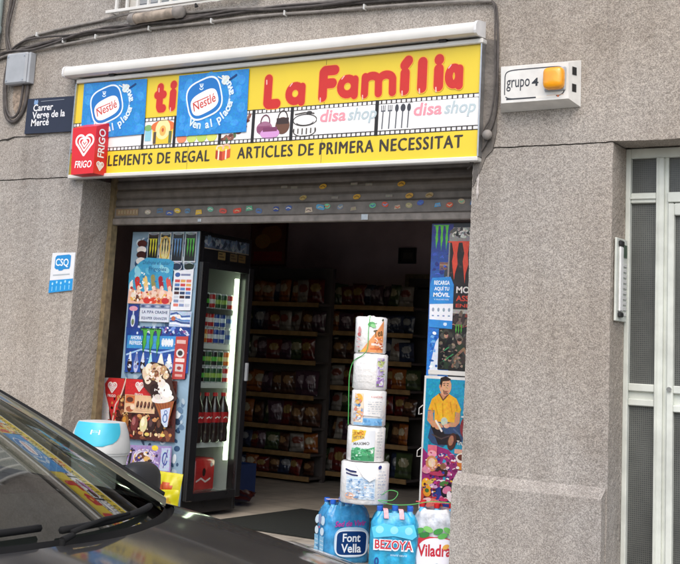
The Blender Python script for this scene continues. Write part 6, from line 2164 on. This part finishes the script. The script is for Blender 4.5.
def flap(u, v):
    z = .6545 - .140 * v
    half = .215 * sqrt(max(0, 1 - (v * .97) ** 2.6)) + .004
    return lidfn((u - .5) * 2 * half - .012, z, .004)


fl.grid(lambda u, v: flap(u, 1 - v), nU, nV)
fo = fl.build('lid_flap', M['cyan'], t, smooth=True)
a = Art(lidfn, .0055)
a.face([(-.045, .585), (.025, .585), (.028, .612), (-.042, .612)], '#e4ecee')
a.rect(-.035, .596, .018, .600, '#a9cbd6'); a.rect(-.035, .604, .010, .607, '#a9cbd6')
a.build('sticker', M['paper'], fo)

# yellow crisp bags in front of the fridge
YB = ('#c8c010', '#c0501c', '#cfc630')
o = bag_mesh(YB, 11).build('yellow_bag', M['foil'], None, smooth=True, colors=True)
o.location = (-5.40, .28, .0); o.scale = (1.12, 1.3, 1.46); o.rotation_euler = (-.10, .03, .12)
tag(o, 'upright yellow snack bag leaning on the side of the lit fridge', 'snack bag')
o = bag_mesh(('#bdb612', '#b08c1c', '#c8c228'), 12).build('yellow_bag', M['foil'], None, smooth=True, colors=True)
o.location = (-5.31, .14, .004); o.scale = (1.25, 1.6, 1.02); o.rotation_euler = (-.22, -.06, .35)
tag(o, 'crumpled yellow snack bag in front of the upright yellow one', 'snack bag')

# ------------------------------------------------------------------ parked car
CYC, ZR = -4.33, -.12
t = CAR = empty('parked_car', (-2.9, CYC, ZR), 'dark metallic parked car, its bonnet and windscreen in the lower left corner', 'car')
ST = [(-.80, .40, .50), (-.83, .58, .545), (-.92, .735, .60), (-1.10, .80, .665), (-1.40, .842, .730), (-1.70, .862, .780), (-2.0, .870, .822), (-2.25, .874, .848),
      (-3.0, .876, .872), (-4.0, .876, .900), (-4.6, .865, .915), (-4.9, .83, .90), (-5.02, .77, .85), (-5.06, .68, .72)]


def st_at(X):
    for i in range(len(ST) - 1):
        if ST[i][0] >= X >= ST[i + 1][0]:
            p0, p1, p2, p3 = ST[max(i - 1, 0)], ST[i], ST[i + 1], ST[min(i + 2, len(ST) - 1)]
            u = (X - p1[0]) / (p2[0] - p1[0])
            out = []
            for k in (1, 2):
                m1 = (p2[k] - p0[k]) / (p2[0] - p0[0]) * (p2[0] - p1[0]); m2 = (p3[k] - p1[k]) / (p3[0] - p1[0]) * (p2[0] - p1[0])
                out.append((2 * u ** 3 - 3 * u ** 2 + 1) * p1[k] + (u ** 3 - 2 * u ** 2 + u) * m1 + (-2 * u ** 3 + 3 * u ** 2) * p2[k] + (u ** 3 - u ** 2) * m2)
            return out
    return list(ST[0][1:]) if X > ST[0][0] else list(ST[-1][1:])


SEC = [(.90, 0), (.985, .08), (1.0, .34), (1.002, .55), (.995, .72), (.982, .86), (.955, .955), (.915, .992), (.87, 1.004)]
HOOD = [(.87, 0.004), (.80, .016), (.65, .030), (.40, .046), (0, .054)]


def sec(X, s_, side):
    hw, h = st_at(X)
    k = s_ * (len(SEC) - 1)
    i = min(int(k), len(SEC) - 2); u = k - i
    p0, p1, p2, p3 = SEC[max(i - 1, 0)], SEC[i], SEC[i + 1], SEC[min(i + 2, len(SEC) - 1)]
    f = [.5 * (2 * p1[c] + (p2[c] - p0[c]) * u + (2 * p0[c] - 5 * p1[c] + 4 * p2[c] - p3[c]) * u * u + (3 * p1[c] - p0[c] - 3 * p2[c] + p3[c]) * u ** 3) for c in (0, 1)]
    return Vector((X, CYC + side * hw * f[0], ZR + .17 + (h - .17) * f[1]))


def hoodz(X, yf):
    hw, h = st_at(X)
    y = abs(yf)
    pts = [(0, .054), (.40, .046), (.65, .030), (.80, .016), (.87, .003)]
    d = .003
    for (a, za), (b, zb) in zip(pts, pts[1:]):
        if a <= y <= b:
            u = (y - a) / (b - a); u = u * u * (3 - 2 * u) * .4 + u * .6
            d = za + (zb - za) * u
    return ZR + h + d


m = MB()
for side in (1, -1):
    m.grid(lambda u, v: sec(-.80 - 4.26 * (u ** .9), v, side), 90, 20, flip=(side == -1))
fr_ = [sec(-.80, v / 20, 1) for v in range(21)]; fl_ = [sec(-.80, v / 20, -1) for v in range(21)]
m.add(fr_ + fl_, [(i, i + 1, i + 22, i + 21) for i in range(20)])
m.grid(lambda u, v: Vector((-5.06 + .0 * v, CYC + (2 * u - 1) * .60, ZR + .17 + v * .56)), 4, 4)
m.build('body', M['paint'], t, smooth=True, sharp=50)


def wbase(tt):
    X = -1.86 - .36 * abs(tt) ** 2.3
    return Vector((X, CYC + tt * .775, ZR + .853 + .006 * (1 - tt * tt)))


def wtop(tt):
    return Vector((-3.20 - .27 * tt * tt, CYC + tt * .56, ZR + 1.375 - .045 * tt * tt))


m = MB()


def hood(u, v):
    yf = (2 * u - 1) * .868
    tt = (2 * u - 1) * .868 * .87 / .775
    xb = wbase(max(-1, min(1, tt))).x + .034
    xf = -.835 - .10 * yf * yf - .15 * max(0, abs(yf) - .6) ** 1.5
    X = xf + (xb - xf) * v
    hw, h = st_at(X)
    return Vector((X, CYC + hw * yf, hoodz(X, yf) + .0015 - .03 * (1 - v) ** 8))


m.grid(hood, 40, 40, flip=True)
m.build('bonnet', M['paint'], t, smooth=True)
m = MB()


def cowl(u, v):
    tt = 2 * u - 1
    b = wbase(tt)
    a_ = Vector((b.x + .040, CYC + tt * .775, hoodz(b.x + .040, min(.868, abs(tt) * .775 / st_at(b.x)[0])) - .006))
    p = a_.lerp(b, v)
    p.z -= .014 * sin(pi * v)
    return p


m.grid(cowl, 30, 6)
m.build('cowl', mat('cowl_plastic', (.010, .010, .010), .7, spec=.15), t, smooth=True)
m = MB()


def wind(u, v):
    tt = 2 * u - 1
    p = wbase(tt).lerp(wtop(tt), v)
    k = sin(pi * v) * .022
    return p + Vector((.45 * k, 0, .9 * k))


m.grid(wind, 30, 16)
m.build('windscreen', M['car_glass'], t, smooth=True)
M['sky_tone'] = mat('pillar_sky_tone', (.085, .092, .070), .4, var=.15, coat=.5)  # pillar paint with its sky reflection put into the grey-green base colour
M['dash'] = mat('dashboard', (.022, .022, .021), .75, var=.2, bump=.3, bscale=300)
for side in (1, -1):
    P = [wind((1 + side) / 2, v / 14) + Vector((-.004, side * .014, .010)) for v in range(15)]
    m = MB(); m.tube(P, .010, 8); m.build('pillar_seal', M['rubber'], t, smooth=True)
    m = MB()
    Q = [wind((1 + side * .995) / 2, v / 14) + Vector((.004, side * .004, .006)) for v in range(15)]
    R_ = [wind((1 + side * (.80 + .02 * v / 14)) / 2, v / 14) + Vector((.004, 0, .007)) for v in range(15)]
    m.grid(lambda u, v: Q[int(round(v * 14))].lerp(R_[int(round(v * 14))], u) + Vector((.006, 0, .010)) * sin(pi * u), 5, 14)
    m.build('windscreen_pillar', M['sky_tone'], t, smooth=True)
    # side windows, pillars and roof edge
    top = [wtop(side * 1.0), Vector((-3.45, CYC + side * .555, ZR + 1.395)), Vector((-4.1, CYC + side * .55, ZR + 1.375)), Vector((-4.5, CYC + side * .54, ZR + 1.28))]
    bot = [wbase(side * 1.0) + Vector((0, side * .012, 0)), Vector((-3.2, CYC + side * .80, ZR + .895)), Vector((-4.1, CYC + side * .80, ZR + .925)), Vector((-4.85, CYC + side * .74, ZR + .95))]
    m = MB(); m.tube(top, .026, 10); m.build('roof_rail', M['paint'], t, smooth=True)
    m = MB(); m.tube([bot[2], top[2]], .03, 8); m.build('door_pillar', M['black'], t, smooth=True)
    m = MB(); m.tube([bot[1] + Vector((-.12, 0, 0)), top[1] + Vector((-.02, 0, 0))], .032, 8); m.build('door_pillar', M['black'], t, smooth=True)
    m = MB(); m.tube([bot[3], top[3]], .05, 8); m.build('rear_pillar', M['paint'], t, smooth=True)
    m = MB()

    def sg(u, v):
        k = u * 3; i = min(int(k), 2); w_ = k - i
        return bot[i].lerp(bot[i + 1], w_).lerp(top[i].lerp(top[i + 1], w_), v) + Vector((0, side * .02 * sin(pi * v), 0))
    m.grid(sg, 18, 6)
    m.build('side_window', M['car_glass'], t, smooth=True)
    m = MB()
    m.grid(lambda u, v: sec(-2.2 - 2.66 * u, 1.0, side).lerp(bot[min(int(u * 3), 2)].lerp(bot[min(int(u * 3), 2) + 1], u * 3 - min(int(u * 3), 2)), v), 24, 3)
    m.build('window_sill', M['black'], t, smooth=True)
    m = MB()
    m.grid(lambda u, v: sec(-2.35 - 2.3 * u, .25 + .75 * v, side) - Vector((0, side * .03, 0)), 10, 6)
    m.build('door_card', M['dash'], t, smooth=True)
    # door mirror
    mc = Vector((-2.475, CYC + side * .97, ZR + .862))
    m = MB()
    base_ = len(m.v)
    NN, MM = 22, 12
    for j in range(MM + 1):
        th = pi * j / MM
        for k in range(NN):
            a_ = 2 * pi * k / NN
            sx_, sy_, sz_ = sin(th) * cos(a_), sin(th) * sin(a_), -cos(th)
            f_ = lambda q, e=.72: math.copysign(abs(q) ** e, q)
            m.v.append(mc + Vector((.048 * f_(sx_) * (1 if sx_ > 0 else .35), .078 * f_(sy_), .060 * f_(sz_))))
    for j in range(MM):
        for k in range(NN):
            k2 = (k + 1) % NN
            m.f.append([j * NN + k, j * NN + k2, (j + 1) * NN + k2, (j + 1) * NN + k]); m.c.append((1, 1, 1))
    mo = m.build('door_mirror', M['black'], t, smooth=True)
    m = MB(); m.tube([mc + Vector((-.01, -side * .07, -.04)), mc + Vector((-.02, -side * .14, -.055))], .022, 8); m.build('mirror_arm', M['black'], mo, smooth=True)
    m = MB(); m.grid(lambda u, v: mc + Vector((-.0225, (u - .5) * .14, (v - .5) * .10)), 2, 2); m.build('mirror_glass', M['chrome'], mo)
    # headlight, wrapped over the wing
    m = MB()

    def lamp(u, v, off=.004):
        X = -.98 - .80 * u
        s0, s1 = .66 + .24 * u, 1.0
        p = sec(X, s0 + (s1 - s0) * v, side)
        return p + Vector((.0, side * off * .6, off))
    m.grid(lambda u, v: lamp(u, v, .006), 20, 8)
    hl = m.build('headlight', M['lens'], t, smooth=True)
    m = MB(); m.grid(lambda u, v: lamp(.02 + .96 * u, .06 + .88 * v, .0025), 20, 8); m.build('reflector', M['steel'], hl, smooth=True)
    # wheels
    for wx in (-1.62, -4.22):
        wy = CYC + side * .80
        m = MB()
        prof_ = [(.20, -.09), (.285, -.095), (.308, -.07), (.312, 0), (.308, .07), (.285, .095), (.20, .09)]
        for (r, y) in prof_:
            for k in range(28):
                a_ = 2 * pi * k / 28
                m.v.append(Vector((wx + r * cos(a_), wy + y, ZR + .312 + r * sin(a_))))
        for j in range(len(prof_) - 1):
            for k in range(28):
                k2 = (k + 1) % 28
                m.f.append([j * 28 + k, j * 28 + k2, (j + 1) * 28 + k2, (j + 1) * 28 + k]); m.c.append((1, 1, 1))
        wo = m.build('wheel', M['rubber'], t, smooth=True)
        m = MB()
        yo = wy + side * .088
        for k in range(28):
            a_ = 2 * pi * k / 28
            m.v.append(Vector((wx + .20 * cos(a_), yo, ZR + .312 + .20 * sin(a_))))
        m.v.append(Vector((wx, yo - side * .02, ZR + .312)))
        for k in range(28): m.f.append([k, (k + 1) % 28, 28]); m.c.append((1, 1, 1))
        m.build('rim', M['steel'], wo)
m = MB()
m.grid(lambda u, v: wtop(2 * u - 1).lerp(Vector((-4.45, CYC + (2 * u - 1) * .54, ZR + 1.32)), v) + Vector((0, 0, .035 * sin(pi * v) + .01)), 16, 14)
m.build('roof', M['paint'], t, smooth=True)
m = MB(); m.grid(lambda u, v: Vector((-4.45 - .42 * v, CYC + (2 * u - 1) * (.54 + .2 * v), ZR + 1.33 - .38 * v)), 8, 6); m.build('rear_window', M['car_glass'], t, smooth=True)
m = MB(); m.grid(lambda u, v: Vector((-4.86 - .2 * v, CYC + (2 * u - 1) * (.76 - .12 * v), ZR + .955 - .24 * v * v)), 8, 6); m.build('boot_lid', M['paint'], t, smooth=True)
# inside
m = MB()


def dashf(u, v):
    tt = (2 * u - 1) * .94
    b = wbase(tt)
    X = b.x - .02 + (-2.72 - b.x) * min(1, v * 1.15)
    z = ZR + .822 + .004 * (1 - tt * tt) + .03 * sin(pi * min(1, v * 1.2)) * .6
    if v > .86: z -= (v - .86) * 2.2
    return Vector((X, CYC + tt * .775, z))


m.grid(dashf, 24, 22)
m.build('dashboard', M['dash'], t, smooth=True)
MB().box(-4.9, -2.2, CYC - .80, CYC + .80, ZR + .20, ZR + .28).build('cabin_floor', M['dash'], t)
for sy in (-.37, .37):
    m = MB()
    m.box(-3.35, -2.95, CYC + sy - .25, CYC + sy + .25, ZR + .45, ZR + .60, bev=.05).box(-3.56, -3.40, CYC + sy - .24, CYC + sy + .24, ZR + .52, ZR + 1.08, bev=.06)
    so = m.build('seat', mat('seat_cloth', (.05, .052, .055), .9, var=.2), t, smooth=True)
    m = MB(); m.box(-3.56, -3.46, CYC + sy - .12, CYC + sy + .12, ZR + 1.10, ZR + 1.25, bev=.04); m.build('headrest', M['dash'], so, smooth=True)
m = MB(); m.tube([(-2.76 - .06 * sin(a_ * pi / 12), CYC + .37 + .185 * cos(a_ * pi / 12), ZR + .82 + .165 * sin(a_ * pi / 12)) for a_ in range(25)], .015, 8, cap=False); m.tube([(-2.77, CYC + .20, ZR + .82), (-2.75, CYC + .37, ZR + .80), (-2.77, CYC + .54, ZR + .82)], .02, 8)
m.build('steering_wheel', M['dash'], t, smooth=True)
# wipers lying along the foot of the windscreen
for (tp, t0, t1) in ((.02, .06, .62), (-.68, -.60, .0)):
    o = None
    pv = wbase(tp) + Vector((.030, 0, .006))
    m = MB(); m.tube([pv + Vector((0, 0, -.02)), pv + Vector((0, 0, .0))], .007, 10); m.tube([pv + Vector((0, 0, -.002)), pv + Vector((-.004, .035, .006))], [.008, .006], 10)
    o = m.build('wiper', M['rubber'], t, smooth=True, sharp=50)
    tips = [wind((1 + (t0 + (t1 - t0) * i / 10)) / 2, .012 + .012 * i / 10) + Vector((.010, 0, .010)) for i in range(11)]
    m = MB(); m.tube([pv + Vector((-.003, .03, .012)), tips[3] + Vector((.012, 0, .010)), tips[6] + Vector((.004, 0, .006))], [.006, .005, .004], 8); m.build('wiper_arm', M['rubber'], o, smooth=True)
    m = MB(); m.tube(tips, .008, 6); m.build('wiper_blade', M['rubber'], o, smooth=True)
